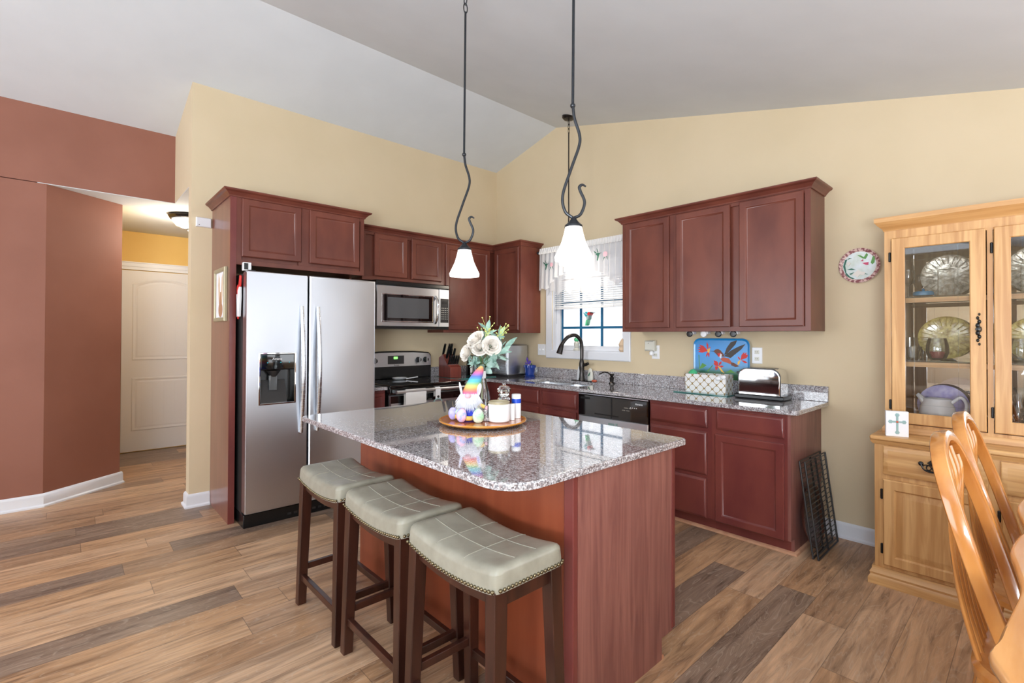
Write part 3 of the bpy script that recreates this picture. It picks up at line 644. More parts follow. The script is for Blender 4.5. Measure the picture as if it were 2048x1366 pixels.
# counters
CT0, CT1 = .885, .914
sink1 = rrect(.99, -.52, 1.36, -.13, .06); sink2 = rrect(1.39, -.52, 1.76, -.13, .06)
outer = [(.0, 0), (.0, -.98), (.648, -.98), (.648, -.648)]+[(3.53, -.648), (3.556, -.638), (3.566, -.612), (3.566, 0)]
t = thing('granite_countertop', 'speckled granite countertop with backsplash running under the window to the corner', 'countertop', (1.8, -.3, CT0))
obj('slab', slab_holes(B(), outer[::-1], [rrect(.99, -.52, 1.76, -.13, .06)], CT0, CT1), 'granite', t, bev=.004)
bm = B(); box(bm, (.02, -.02, CT1), (3.566, -.001, 1.022)); box(bm, (.001, -.98, CT1), (.02, -.001, 1.022)); obj('backsplash', bm, 'granite', t, bev=.003)
tag(obj('granite_countertop', box(B(), (.002, -1.997, CT0), (.655, -1.818, CT1)), 'granite', bev=.004), 'short piece of granite countertop between refrigerator and range', 'countertop')
t = thing('kitchen_sink', 'stainless double bowl sink set under the granite below the faucet', 'sink', (1.37, -.32, .7))
def bowl(x0, y0, x1, y1):
    bm = B(); R = []
    for i, z in ((-.012, .884), (0, .884), (.004, .86), (.012, .74), (.035, .7), (.06, .695)):
        R.append([V((x, y, z)) for x, y in rrect(x0+i, y0+i, x1-i, y1-i, .055)])
    return loops(bm, R, False, True)
obj('bowl', bowl(.985, -.525, 1.36, -.125), 'steel', t); obj('bowl', bowl(1.39, -.525, 1.765, -.125), 'steel', t)
for x in (1.17, 1.58): obj('drain', lathe(B(), [(.04, .696), (.038, .699), (.01, .697)], (x, -.32, 0), 20), 'chrome', t)
# faucet
t = thing('faucet', 'tall oil rubbed bronze gooseneck faucet behind the sink', 'faucet', (1.43, -.085, CT1))
obj('deck_plate', loops(B(), [[V((x, y, z)) for x, y in rrect(1.305, -.115, 1.555, -.055, .029)] for z in (CT1, CT1+.008)]), 'bronze', t, bev=.002)
obj('body', lathe(B(), [(.032, .0), (.032, .01), (.026, .03), (.022, .09), (.026, .12), (.027, .17), (.02, .2), (.014, .23)], (1.43, -.085, CT1+.008), 24), 'bronze', t)
neck = smooth([(1.43, -.085, 1.14), (1.43, -.085, 1.25), (1.425, -.10, 1.325), (1.40, -.15, 1.375), (1.365, -.215, 1.36), (1.34, -.26, 1.31), (1.33, -.278, 1.27)], 8)
obj('neck', tube(B(), neck, .018, 14), 'bronze', t)
obj('spray_head', tube(B(), smooth([(1.333, -.273, 1.285), (1.327, -.284, 1.25), (1.318, -.30, 1.19)], 4), lambda s: .02+.011*s, 14), 'bronze', t)
obj('handle', tube(B(), smooth([(1.45, -.085, 1.075), (1.485, -.088, 1.083), (1.515, -.09, 1.095)], 4), lambda s: .017-.003*s, 12), 'bronze', t)
t = thing('soap_dispenser', 'small bronze soap dispenser right of the faucet', 'soap dispenser', (1.80, -.09, CT1))
obj('base', lathe(B(), [(.028, 0), (.028, .008), (.016, .02), (.02, .045), (.024, .06), (.012, .07), (.022, .085), (.022, .095)], (1.80, -.09, CT1), 18), 'bronze', t)
obj('spout', tube(B(), smooth([(1.80, -.09, .992), (1.765, -.105, 1.018), (1.73, -.12, 1.022), (1.69, -.14, 1.0)], 5), .006, 8), 'bronze', t)
t = thing('soap_bottle', 'clear soap bottle with green label just behind the faucet', 'bottle', (1.42, -.045, CT1))
obj('bottle', lathe(B(), [(.038, 0), (.042, .02), (.036, .09), (.02, .14), (.014, .15)], (1.375, -.045, CT1), 20, sy=.5), 'white', t)
t = thing('soap_bottle', 'pale dish soap bottle with leaf label right of the faucet body', 'bottle', (1.50, -.042, CT1))
obj('bottle', lathe(B(), [(.03, 0), (.034, .02), (.033, .08), (.02, .12), (.01, .13)], (1.505, -.042, CT1), 20, sy=.55), 'cream', t); obj('label', prism(B(), [(-.012, .06), (.016, .1), (.012, .075), (.0, .05)], Fr((1.505, -.064, CT1), (1, 0, 0), (0, 0, 1), (0, -1, 0)), 0, .001), 'dgreen', t)
tag(obj('sponge', ball(B(), (1.60, -.10, CT1+.013), .022, 1.4, 1, .58), 'rust'), 'small reddish soap piece beside the faucet plate', 'soap')
# ------------------------------------------------------------------ dishwasher
t = thing('dishwasher', 'black and stainless dishwasher under the counter', 'dishwasher', (2.18, -.3, 0))
F = FY(-.60)
obj('body', fbox(B(), F, 1.84, 2.528, .10, .875, -.58, 0), 'black', t)
obj('control_panel', panel(B(), F, 1.842, 2.526, .69, .868, [(0, 0), (0, .03), (.006, .036), (.008, .036)]), 'blackgloss', t)
obj('top_strip', fbox(B(), F, 1.842, 2.526, .8685, .876, 0, .03), 'steelv', t)
obj('door_panel', panel(B(), F, 1.842, 2.526, .13, .688, [(0, 0), (0, .025), (.006, .03), (.008, .03)]), 'steelv', t)
obj('toe_panel', fbox(B(), F, 1.842, 2.526, .01, .10, -.58, -.05), 'black', t)
obj('latch_recess', fbox(B(), F, 1.87, 1.97, .83, .848, .035, .037), 'black', t)
obj('vent_recess', fbox(B(), F, 2.02, 2.26, .712, .722, .035, .0372), 'black', t)
text('logo', 'Amana', F, .024, 'white', t, 2.45, .836, .0365); text('control_label', 'NORMAL   START', F, .009, 'cream', t, 2.35, .796, .0365); text('control_label', 'HEATED    CANCEL', F, .008, 'cream', t, 2.33, .776, .0365)
for k in range(4): obj('indicator', fbox(B(), F, 2.37+k*.018, 2.378+k*.018, .80, .806, .036, .0366), 'white', t)
bm = B(); fbox(bm, F, 2.16, 2.215, .63, .655, .03, .036); fbox(bm, F, 2.23, 2.245, .62, .66, .03, .034); obj('label_sticker', bm, 'mat', t)
# ------------------------------------------------------------------ range
t = thing('electric_range', 'stainless electric range with black glass cooktop below the microwave', 'range', (.35, -1.4, 0))
Y0, Y1 = -1.812, -.988
obj('body', box(B(), (.01, Y0, .02), (.655, Y1, .905)), 'black', t)
obj('cooktop', box(B(), (.075, Y0-.002, .905), (.695, Y1+.002, .925)), 'blackgloss', t, bev=.005)
for (x, y, r) in ((.22, -1.6, .08), (.22, -1.2, .09), (.48, -1.6, .11), (.48, -1.2, .08)): obj('burner_ring', lathe(B(), [(r-.003, .9252), (r, .9256)], (x, y, 0), 36, False, False), 'darkgrey', t)
F = FX(.0)
obj('backguard', prism(B(), [(Y0, .925), (Y1, .925), (Y1, 1.16), (Y1-.03, 1.19), (-1.4+.2, 1.205), (-1.4, 1.208), (-1.6, 1.205), (Y0+.03, 1.19), (Y0, 1.16)], F, .005, .07), 'black', t, bev=.006)
obj('control_fascia', prism(B(), [(Y0+.008, 1.05), (Y1-.008, 1.05), (Y1-.008, 1.15), (Y1-.035, 1.178), (-1.2, 1.19), (-1.4, 1.193), (-1.6, 1.19), (Y0+.035, 1.178), (Y0+.008, 1.15)], F, .07, .078), 'steelv', t)
obj('display', panel(B(), F, -1.51, -1.325, 1.075, 1.16, [(0, .078), (0, .08), (.003, .082), (.004, .082)]), 'darkgrey', t); obj('clock', fbox(B(), F, -1.445, -1.40, 1.125, 1.15, .082, .083), 'green_led', t)
text('logo', 'Amana', F, .022, 'darkp', t, -1.41, 1.062, .0785)
for y in (-1.745, -1.66, -1.155, -1.065):
    k = obj('knob', lathe_f(B(), [(.03, .078), (.03, .09), (.024, .108), (.0, .11)], Fr((0, y, 1.112), (0, 1, 0), (0, 0, 1), (1, 0, 0)), 24), 'black', t)
    obj('grip', fbox(B(), Fr((0, y, 1.112), (0, 1, 0), (0, 0, 1), (1, 0, 0)), -.004, .004, -.024, .024, .106, .116), 'steelv', k)
F = FX(.655)
obj('front_trim', fbox(B(), F, Y0, Y1, .84, .904, 0, .03), 'blackgloss', t, bev=.004)
obj('oven_door', panel(B(), F, Y0+.004, Y1-.004, .25, .835, [(0, 0), (0, .028), (.004, .034), (.006, .034)]), 'steelv', t)
obj('door_window', panel(B(), F, Y0+.07, Y1-.07, .33, .72, [(0, .034), (0, .035), (.004, .036), (.006, .036)]), 'blackgloss', t)
obj('door_top_band', fbox(B(), F, Y0+.004, Y1-.004, .765, .83, .0342, .036), 'blackgloss', t)
obj('storage_drawer', panel(B(), F, Y0+.004, Y1-.004, .05, .235, [(0, 0), (0, .028), (.004, .034), (.006, .034)]), 'steelv', t)
h = obj('handle', tube(B(), [(.742, Y0+.03, .868), (.742, Y1-.03, .868)], .018, 16), 'steelv', t)
for y in (Y0+.05, Y1-.05): obj('handle_post', box(B(), (.66, y-.012, .856), (.742, y+.012, .88)), 'steelv', h)
bm = B(); P = [(.757, .60), (.759, .868), (.752, .884), (.742, .888), (.732, .884), (.724, .868), (.722, .67)]
rings = []
for k, y in enumerate([-1.697+i*.0265 for i in range(9)]): rings.append([V((x+.002*math.sin(k*1.9)*(z < .85), y, z)) for x, z in P]+[V((x+(.002 if x < .742 else -.002), y, z)) for x, z in P[::-1]])
loops(bm, rings, True, True); tag(obj('dish_towel', bm, 'matte'), 'plain white dish towel draped over the range handle', 'towel')
t = thing('towel_loop', 'white fabric towel hanger buttoned around the range handle', 'towel hanger', (.742, -1.36, .868))
bm = B(); P2 = [(.760, .78), (.7605, .868), (.752, .886), (.742, .890), (.732, .886), (.7235, .868), (.7235, .80)]
loops(bm, [[V((x, y, z)) for x, z in P2]+[V((x+(.003 if x < .742 else -.003), y, z)) for x, z in P2[::-1]] for y in (-1.385, -1.33)]); obj('strap', bm, 'white', t)
obj('button', lathe_f(B(), [(.012, 0), (.012, .004), (.008, .006)], Fr((.7605, -1.357, .80), (0, 1, 0), (0, 0, 1), (1, 0, 0)), 16), 'darkgrey', t)
ringp = [(.758, -1.357+.045*math.cos(a), .75+.03*math.sin(a)) for a in [i*2*PI/24 for i in range(25)]]
obj('ring', tube(B(), ringp, .006, 8, False), 'mat', t)
t = thing('spoon_rest', 'white ceramic spoon rest on the black cooktop', 'spoon rest', (.21, -1.45, .926))
obj('dish', lathe(B(), [(.03, 0), (.05, .006), (.062, .02), (.058, .021), (.045, .01), (.004, .006)], (.21, -1.45, .926), 24, sy=1.3), 'white', t)
obj('handle', tube(B(), smooth([(.25, -1.40, .935), (.28, -1.33, .945), (.29, -1.29, .95)], 4), .012, 8, flat=.5), 'white', t)
# ------------------------------------------------------------------ microwave
t = thing('microwave', 'stainless over-the-range microwave with curved handle', 'microwave', (.2, -1.405, 1.44))
F = FX(.385)
obj('body', fbox(B(), F, -1.811, -.999, 1.438, 1.888, -.38, 0), 'black', t)
obj('vent_grille', panel(B(), F, -1.813, -.997, 1.842, 1.886, [(0, 0), (0, .03), (.008, .04), (.01, .04)]), 'black', t)
obj('door', panel(B(), F, -1.811, -1.125, 1.455, 1.84, [(0, 0), (0, .03), (.004, .035), (.006, .035)]), 'steelv', t)
obj('control_column', panel(B(), F, -1.122, -.999, 1.455, 1.84, [(0, 0), (0, .03), (.004, .035), (.006, .035)]), 'steelv', t)
obj('window_frame', ring_panel(B(), F, -1.757, -1.19, 1.495, 1.765, .012, .035, .040, .003), 'chrome', t)
obj('window', fbox(B(), F, -1.746, -1.20, 1.505, 1.755, .0345, .037), 'blackgloss', t)
obj('viewing_screen', fbox(B(), F, -1.70, -1.245, 1.535, 1.73, .037, .0375), 'greyglass', t)
obj('handle', tube(B(), smooth([(.42, -1.165, 1.49), (.452, -1.165, 1.54), (.462, -1.165, 1.63), (.452, -1.165, 1.72), (.42, -1.165, 1.765)], 6), .013, 12, flat=.8), 'chrome', t)
k = obj('keypad', panel(B(), F, -1.105, -1.007, 1.50, 1.745, [(0, .035), (0, .037), (.004, .038), (.006, .038)]), 'darkgrey', t)
for i in range(4):
    for j in range(6): obj('key', fbox(B(), F, -1.094+i*.021, -1.083+i*.021, 1.535+j*.022, 1.541+j*.022, .038, .039), 'cream', k)
obj('display', fbox(B(), F, -1.09, -1.025, 1.69, 1.72, .038, .0385), 'black', k)
obj('bottom_panel', fbox(B(), F, -1.811, -.999, 1.43, 1.453, -.37, .025), 'black', t)
# ------------------------------------------------------------------ refrigerator
t = thing('refrigerator', 'stainless side by side refrigerator with ice and water dispenser', 'refrigerator', (.4, -2.5, 0))
RY0, RY1, RG = -2.993, -2.012, -2.563
obj('body', box(B(), (.05, RY0+.004, .03), (.715, RY1, 1.81)), 'darkgrey', t)
F = FX(.722)
dp = [(0, 0), (0, .066), (.004, .074), (.012, .078), (.014, .078)]
# freezer door with dispenser opening
bm = B(); DY0, DY1, DZ0, DZ1 = -2.905, -2.655, .868, 1.238
yy = sorted([RY0, DY0, DY1, RG-.004])
def fdoor(bm, y0, y1, z0, z1): fbox(bm, F, y0, y1, z0, z1, 0, .078)
rings = [[F(y, z, 0) for y, z in rrect(RY0, .105, RG-.004, 1.822, .012, 3)], [F(y, z, .07) for y, z in rrect(RY0, .105, RG-.004, 1.822, .012, 3)]]
outer_ = rrect(RY0+.005, .11, RG-.009, 1.817, .010, 3); hole = rrect(DY0, DZ0, DY1, DZ1, .018, 4)
loops(bm, rings+[[F(y, z, .078) for y, z in outer_]], True, False)
es = []
for lp in (outer_, hole):
    vs = [bm.verts.new(F(y, z, .078)) for y, z in lp]; es += [bm.edges.new((vs[i], vs[(i+1) % len(vs)])) for i in range(len(vs))]
bmesh.ops.triangle_fill(bm, use_beauty=True, edges=es)
loops(bm, [[F(y, z, .078) for y, z in hole], [F(y, z, .0) for y, z in hole]], False, False)
bmesh.ops.remove_doubles(bm, verts=bm.verts, dist=1e-5)
d1 = obj('freezer_door', bm, 'steelv', t)
d2 = obj('fridge_door', panel(B(), F, RG+.004, RY1, .105, 1.822, dp), 'steelv', t)
obj('door_gasket', box(B(), (.716, RY0+.01, .11), (.7215, RY1-.01, 1.81)), 'black', t)
for y, par in ((RG-.052, d1), (RG+.068, d2)):
    zz = [.64+(1.585-.64)*i/12 for i in range(13)]
    pts = [(.80+.012+.042*math.sin(PI*min(1, max(0, i/12))), y, z) for i, z in enumerate(zz)]
    obj('handle', tube(B(), smooth(pts, 3), lambda q: .0135+.003*math.sin(q*PI), 14, flat=1.0, up=(0, 1, 0)), 'steel', par)
ds = obj('dispenser_frame', ring_panel(B(), FX(.8), DY0-.004, DY1+.004, DZ0-.004, DZ1+.004, .012, -.01, .004, .003), 'chrome', t)
obj('dispenser_panel', panel(B(), FX(.8), DY0+.006, DY1-.006, 1.115, DZ1-.006, [(0, -.03), (0, -.002), (.006, .001), (.008, .001)]), 'blackgloss', ds)
bm = B(); F2 = FX(.8)
rg = [[F2(DY0+.006, DZ0+.006, .0), F2(DY1-.006, DZ0+.006, .0), F2(DY1-.006, 1.115, .0), F2(DY0+.006, 1.115, .0)], [F2(DY0+.014, DZ0+.02, -.07), F2(DY1-.014, DZ0+.02, -.07), F2(DY1-.014, 1.11, -.075), F2(DY0+.014, 1.11, -.075)]]
loops(bm, rg, False, True); obj('dispenser_recess', bm, 'black', ds)
obj('dispenser_tray', prism(B(), [(.76, .874), (.796, .874), (.796, .885), (.735, 1.04), (.73, 1.04), (.74, .9)], Fr((0, DY0+.012, 0), (1, 0, 0), (0, 0, 1), (0, 1, 0)), 0, .18), 'darkgrey', ds)
obj('dispenser_paddle', box(B(), (.745, -2.83, .965), (.775, -2.775, 1.075)), 'greyglass', ds, bev=.004); obj('nozzle', lathe(B(), [(.018, 0), (.045, .04), (.05, .045)], (.765, -2.80, 1.065), 20), 'darkgrey', ds)
text('logo', 'Amana', FX(.8), .024, 'white', ds, -2.785, 1.195, .0015)
for y in (-2.85, -2.76, -2.70): obj('indicator', fbox(B(), FX(.8), y-.004, y+.004, 1.165, 1.172, .001, .002), 'aqua', ds)
obj('toe_grille', box(B(), (.5, RY0+.002, .0), (.765, RY1-.01, .095)), 'black', t, bev=.006)
for k in range(12): obj('grille_slot', box(B(), (.7652, RY0+.3+k*.045, .03), (.768, RY0+.325+k*.045, .045)), 'darkgrey', t)
obj('hinge_cover', box(B(), (.68, RY0+.02, 1.81), (.77, RY0+.07, 1.832)), 'darkgrey', t, bev=.004)
t = thing('security_camera', 'small white camera block sitting on top of the refrigerator', 'camera', (.71, -2.955, 1.833))
obj('case', box(B(), (.665, -2.99, 1.832), (.70, -2.935, 1.893)), 'white', t, bev=.004); obj('lens_panel', box(B(), (.70, -2.984, 1.84), (.702, -2.957, 1.886)), 'black', t)
t = thing('oven_mitt', 'red and white patterned oven mitts hanging on the refrigerator side', 'oven mitt', (.66, -3.02, 1.75))
def mitt(pts, x, n0, n1, mat, nm): obj(nm, prism(B(), pts, Fr((0, 0, 0), (1, 0, 0), (0, 0, 1), (0, -1, 0)), n0, n1), mat, t, bev=.004)
mitt([(.615, 1.70), (.63, 1.73), (.665, 1.735), (.69, 1.80), (.715, 1.79), (.70, 1.72), (.665, 1.69), (.65, 1.50), (.64, 1.48), (.625, 1.6)], 0, 2.998, 3.012, 'redp', 'mitt_trim')
mitt([(.66, 1.69), (.70, 1.715), (.705, 1.64), (.68, 1.50), (.665, 1.5)], 0, 2.996, 3.016, 'paper', 'mitt_lining')
mitt([(.628, 1.66), (.645, 1.665), (.655, 1.6), (.65, 1.5), (.64, 1.5)], 0, 3.0125, 3.015, 'paper', 'patterned_cuff')
# framed rabbit print on the side panel
t = thing('framed_print', 'gold framed rabbit print hung on the cabinet side panel', 'picture', (.37, -3.06, 1.67))
F = FY(-3.052)
obj('frame', ring_panel(B(), F, .19, .53, 1.47, 1.872, .03, 0, .022, .006), 'gold', t); obj('print', fbox(B(), F, .215, .505, 1.495, 1.847, 0, .008), 'paper', t)
bm = B(); n0, n1 = .008, .0092
prism(bm, [(.315, 1.60), (.345, 1.68), (.33, 1.80), (.30, 1.83), (.285, 1.75), (.30, 1.66)], F, n0, n1); prism(bm, [(.405, 1.60), (.375, 1.68), (.395, 1.80), (.425, 1.83), (.435, 1.75), (.42, 1.66)], F, n0, n1)
obj('rabbit_ears', bm, 'fawn', t); bm = B(); lathe_f(bm, [(.05, .0), (.01, .0013)], Fr(F(.36, 1.63, .0085), F.u, F.v, F.n), 20, sv=1.3); lathe_f(bm, [(.065, .0), (.01, .0011)], Fr(F(.36, 1.56, .0083), F.u, F.v, F.n), 20, sv=.9); obj('rabbit_body', bm, 'fawnd', t)
# ------------------------------------------------------------------ counter objects
tag(obj('glass_cutting_board', box(B(), (.12, -.95, CT1+.001), (.5, -.42, CT1+.009)), 'teal', bev=.003), 'teal glass cutting board under the knife block', 'cutting board')
t = thing('knife_block', 'cherry knife block full of black handled knives beside the range', 'knife block', (.26, -.86, CT1+.01))
th = .42
def kb(x, z): return (.14+x, CT1+.010+z)
prof = [(.14, CT1+.010), (.36, CT1+.010), (.36, 1.03), (.29, 1.07), (.22, 1.17), (.14, 1.13)]
obj('block', prism(B(), prof, Fr((0, -.935, 0), (1, 0, 0), (0, 0, 1), (0, 1, 0)), 0, .14), 'blockwood', t, bev=.003)
def knife(x, y, z, L, r=.013):
    d = V((.35, 0, .94)).normalized(); a = V((x, y, z)); b = a+d*L
    k = obj('knife_handle', tube(B(), [a, a+d*L*.5, b], lambda s: r*(1+.25*math.sin(s*PI)), 8, flat=.7), 'black', t)
    obj('bolster', tube(B(), [a-d*.004, a+d*.006], r*1.15, 8), 'chrome', k); obj('rivet', tube(B(), [b-V((0, 0, .0)), b+d*.003], r*.8, 8), 'chrome', k)
for i in range(3): knife(.19+.02*(i % 2), -.915+i*.045, 1.155, .13)
for i in range(3): knife(.245, -.905+i*.042, 1.125, .11)
for i in range(5): knife(.305, -.92+i*.028, 1.06, .10, .0105)
t = thing('salt_shaker', 'small clear glass shaker right of the knife block', 'shaker', (.24, -.75, CT1+.01))
obj('glass_body', lathe(B(), [(.024, 0), (.026, .01), (.018, .06), (.02, .09), (.016, .095)], (.27, -.755, CT1+.010), 20), 'tglass', t); obj('cap', lathe(B(), [(.018, .095), (.018, .11), (.006, .118)], (.27, -.755, CT1+.010), 20), 'chrome', t)
t = thing('coffee_carafe', 'tall black and steel carafe standing behind the flowers', 'carafe', (.22, -.55, CT1+.009))
obj('body', lathe(B(), [(.06, 0), (.065, .01), (.058, .12), (.048, .2), (.05, .225)], (.22, -.55, CT1+.009), 28), 'blackgloss', t)
obj('spout', prism(B(), [(-.02, .19), (-.085, .245), (-.06, .20), (-.03, .15)], Fr((.22, -.555, CT1+.01), (-.2, 1, 0), (0, 0, 1), (1, .2, 0)), -.008, .008), 'black', t); obj('handle', tube(B(), smooth([(.22, -.505, 1.1), (.23, -.455, 1.09), (.23, -.45, 1.0), (.22, -.49, .96)], 5), .008, 8), 'black', t)
t = thing('bread_box', 'tall brushed stainless bread box in the counter corner', 'bread box', (.42, -.2, CT1))
obj('case', box(B(), (.24, -.34, CT1+.015), (.60, -.03, 1.27)), 'steelv', t, bev=.015); obj('front_door', panel(B(), FY(-.34), .255, .585, .95, 1.255, [(0, 0), (0, .01), (.006, .014), (.008, .014)]), 'steel', t); obj('base', box(B(), (.235, -.345, CT1), (.605, -.025, CT1+.015)), 'darkgrey', t)
t = thing('flower_pot', 'small cobalt blue flower pot with saucer left of the sink', 'flower pot', (.72, -.12, CT1))
obj('pot', lathe(B(), [(.045, .012), (.05, .015), (.062, .105), (.072, .105), (.072, .128), (.066, .13), (.055, .11), (.004, .108)], (.72, -.12, CT1), 32), 'cobalt', t)
obj('saucer', lathe(B(), [(.055, 0), (.068, .018), (.062, .02), (.05, .01), (.004, .008)], (.72, -.12, CT1), 32), 'cobalt', t); obj('plant', tube(B(), smooth([(.74, -.12, 1.02), (.75, -.125, 1.05), (.755, -.125, 1.065)], 3), .006, 6), 'dgreen', t)
t = thing('butterfly_pick', 'purple butterfly on a pick stuck in the blue pot', 'ornament', (.70, -.13, 1.03))
F = Fr((.695, -.13, 1.06), (1, 0, 0), (0, 0, 1), (0, -1, 0))
obj('wire', tube(B(), [(.705, -.13, 1.03), (.70, -.13, 1.06)], .0015, 5), 'darkp', t)
obj('wing', prism(B(), [(0, 0), (-.02, .04), (-.01, .075), (.015, .04)], F, 0, .002), 'purple', t); obj('wing', prism(B(), [(0, 0), (.03, .035), (.055, .03), (.045, .0), (.01, -.012)], F, 0, .002), 'purple', t); obj('wing', prism(B(), [(0, 0), (-.04, .015), (-.03, -.01)], F, 0, .002), 'purple', t)
# painted tray
t = thing('painted_tray', 'blue tray painted with a hummingbird and red flowers leaning on the backsplash', 'tray', (2.82, -.035, 1.02))
F = FY(-.028)
R = []
for i, d in ((0, .0), (0, .006), (.003, .008), (.012, .004), (.016, .001)): R.append([F(u, v, d) for u, v in rrect(2.59+i, 1.022+i, 3.045-i, 1.352-i, .055-i*.8, 6)])
obj('tray_body', loops(B(), R), 'sky', t)
def deco(nm, polys, mat, n=.0015, F=F, t=t):
    bm = B()
    for k, p in enumerate(polys): prism(bm, p, F, .001, n+.00008*k)
    obj(nm, bm, mat, t)
def TP(x, y): return (2.59+(x-250)/1105*.455, 1.352-(y-150)/790*.33)
def T(*p): return [TP(*q) for q in p]
def petals(cx, cy, L, angs, wd=.18):
    out = []
    for a, l in angs:
        a = math.radians(a); l *= L; dx, dy = math.cos(a), -math.sin(a)
        out.append(T((cx+dy*wd*l*.3, cy-dx*wd*l*.3), (cx+dx*l*.6+dy*wd*l, cy+dy*l*.6-dx*wd*l), (cx+dx*l, cy+dy*l), (cx+dx*l*.6-dy*wd*l, cy+dy*l*.6+dx*wd*l)))
    return out
deco('red_flower', petals(555, 390, 230, [(150, 1), (163, 1), (175, 1), (188, .95), (100, .75), (60, .4), (250, .6), (275, .6)], .12), 'redp')
deco('red_flower', petals(760, 690, 150, [(130, 1), (115, .8), (60, .8), (0, .7), (200, .6), (230, .7), (150, .8)], .2), 'redp')
deco('red_flower', petals(1190, 560, 190, [(40, 1), (55, 1), (68, .9), (130, .5), (-20, .7)], .16), 'redp')
deco('yellow_centre', [T((530, 370), (590, 340), (580, 430), (545, 430)), T((740, 680), (790, 700), (880, 820), (820, 790)), T((1130, 590), (1190, 540), (1160, 630), (1130, 650))], 'yellowp', .0022)
deco('bird_wing', [T((870, 470), (920, 330), (1000, 220), (1120, 180), (1090, 260), (1000, 360), (930, 440)), T((870, 490), (1000, 380), (1150, 300), (1275, 250), (1200, 350), (1080, 450), (1000, 520))], 'darkp', .002)
deco('bird_body', [T((800, 545), (850, 510), (960, 530), (1010, 590), (1000, 640), (920, 610), (840, 590))], 'rust', .0024)
deco('bird_head', [T((660, 400), (700, 365), (750, 355), (800, 380), (860, 450), (880, 500), (810, 500), (760, 500), (700, 440)), T((1000, 600), (1060, 610), (1160, 670), (1090, 690), (1010, 660))], 'brownp', .0026)
deco('bird_throat', [T((740, 440), (810, 430), (800, 500), (760, 505))], 'redp', .0029); deco('bird_collar', [T((800, 440), (830, 460), (810, 540), (780, 510))], 'paper', .003)
deco('bird_beak', [T((560, 398), (680, 398), (680, 412))], 'black', .0028)
deco('painted_leaf', [T((350, 480), (365, 480), (380, 760), (366, 760)), T((360, 760), (430, 640), (520, 680), (440, 740)), T((900, 800), (1000, 740), (1080, 800)), T((1100, 800), (1200, 720), (1330, 690), (1260, 800)), T((530, 790), (640, 670), (650, 680), (550, 800))], 'greenp', .0018)
t = thing('glass_mat', 'flat green glass cutting board under the patterned basket', 'cutting board', (2.75, -.2, CT1))
obj('board', box(B(), (2.53, -.26, CT1+.001), (2.97, -.045, CT1+.008)), 'teal', t, bev=.002)
t = thing('fabric_basket', 'white fabric basket with gold lattice pattern in front of the painted tray', 'basket', (2.765, -.14, CT1+.01))
R = [[V((x, y, z)) for x, y in rrect(2.60-s, -.205-s, 2.93+s, -.055+s*.3, .02)] for s, z in ((0, CT1+.009), (.003, .98), (.006, 1.066), (0, 1.068), (-.004, 1.06), (-.006, .94))]
obj('basket_body', loops(B(), R), 'trellis', t)
bm = B()
for s in (-1, 1): ball(bm, (2.90+s*.02, -.215, 1.05+.006*s), .022, 1, .5, .8)
obj('bow', bm, 'white', t)
tag(obj('succulent', lathe(B(), [(.004, 1.03), (.03, 1.05), (.036, 1.075), (.02, 1.095), (.004, 1.1)], (2.635, -.13, 0), 10), 'lime'), 'small green plant top at the left end of the basket', 'plant')
t = thing('toaster', 'shiny chrome two slice toaster with black base', 'toaster', (3.18, -.15, CT1))
F = Fr((0, -.235, 0), (1, 0, 0), (0, 0, 1), (0, 1, 0))
def tp(u0, u1, v0, v1, r): 
    o = [(u0, v0), (u1, v0)]
    for k in range(7):
        a = k/6*PI/2; o.append((u1-r+r*math.cos(a), v1-r+r*math.sin(a)))
    for k in range(7):
        a = PI/2+k/6*PI/2; o.append((u0+r+r*math.cos(a), v1-r+r*math.sin(a)))
    return o
obj('chrome_body', loops(B(), [[F(a, b, n) for a, b in tp(3.04+i, 3.33-i, .945, 1.135-i, .06)] for i, n in ((.008, 0), (0, .006), (0, .155), (.008, .16))]), 'chrome', t)
obj('base', box(B(), (3.015, -.245, CT1+.001), (3.355, -.065, .948)), 'black', t, bev=.008)
obj('rim_band', loops(B(), [[F(a, b, n) for a, b in tp(3.038, 3.332, .945, 1.137, .061)] for n in (.004, .010)]), 'black', t)
for y in (-.19, -.125): obj('slot', box(B(), (3.09, y-.012, 1.134), (3.28, y+.012, 1.1368)), 'black', t)
obj('lever', box(B(), (3.0, -.165, 1.09), (3.04, -.135, 1.105)), 'black', t, bev=.003)
for i, x in enumerate((2.657, 2.774, 2.89, 3.004)):
    lab = ['leftmost magnetic hook under the cabinets above the tray', 'second magnetic hook from the left under the cabinet, with white disc', 'third magnetic hook from the left under the cabinet', 'rightmost magnetic hook under the cabinets above the tray'][i]
    t = thing('under_cabinet_hook', lab, 'hook', (x, -.2, 1.406), 'hooks under the wall cabinets')
    obj('mount', box(B(), (x-.03, -.225, 1.385), (x+.03, -.175, 1.406)), 'white', t, bev=.003); obj('magnet', lathe_f(B(), [(.024, 0), (.024, .01), (.018, .014)], Fr((x, -.225, 1.387), (1, 0, 0), (0, 0, 1), (0, -1, 0)), 18), 'black' if i != 1 else 'white', t)
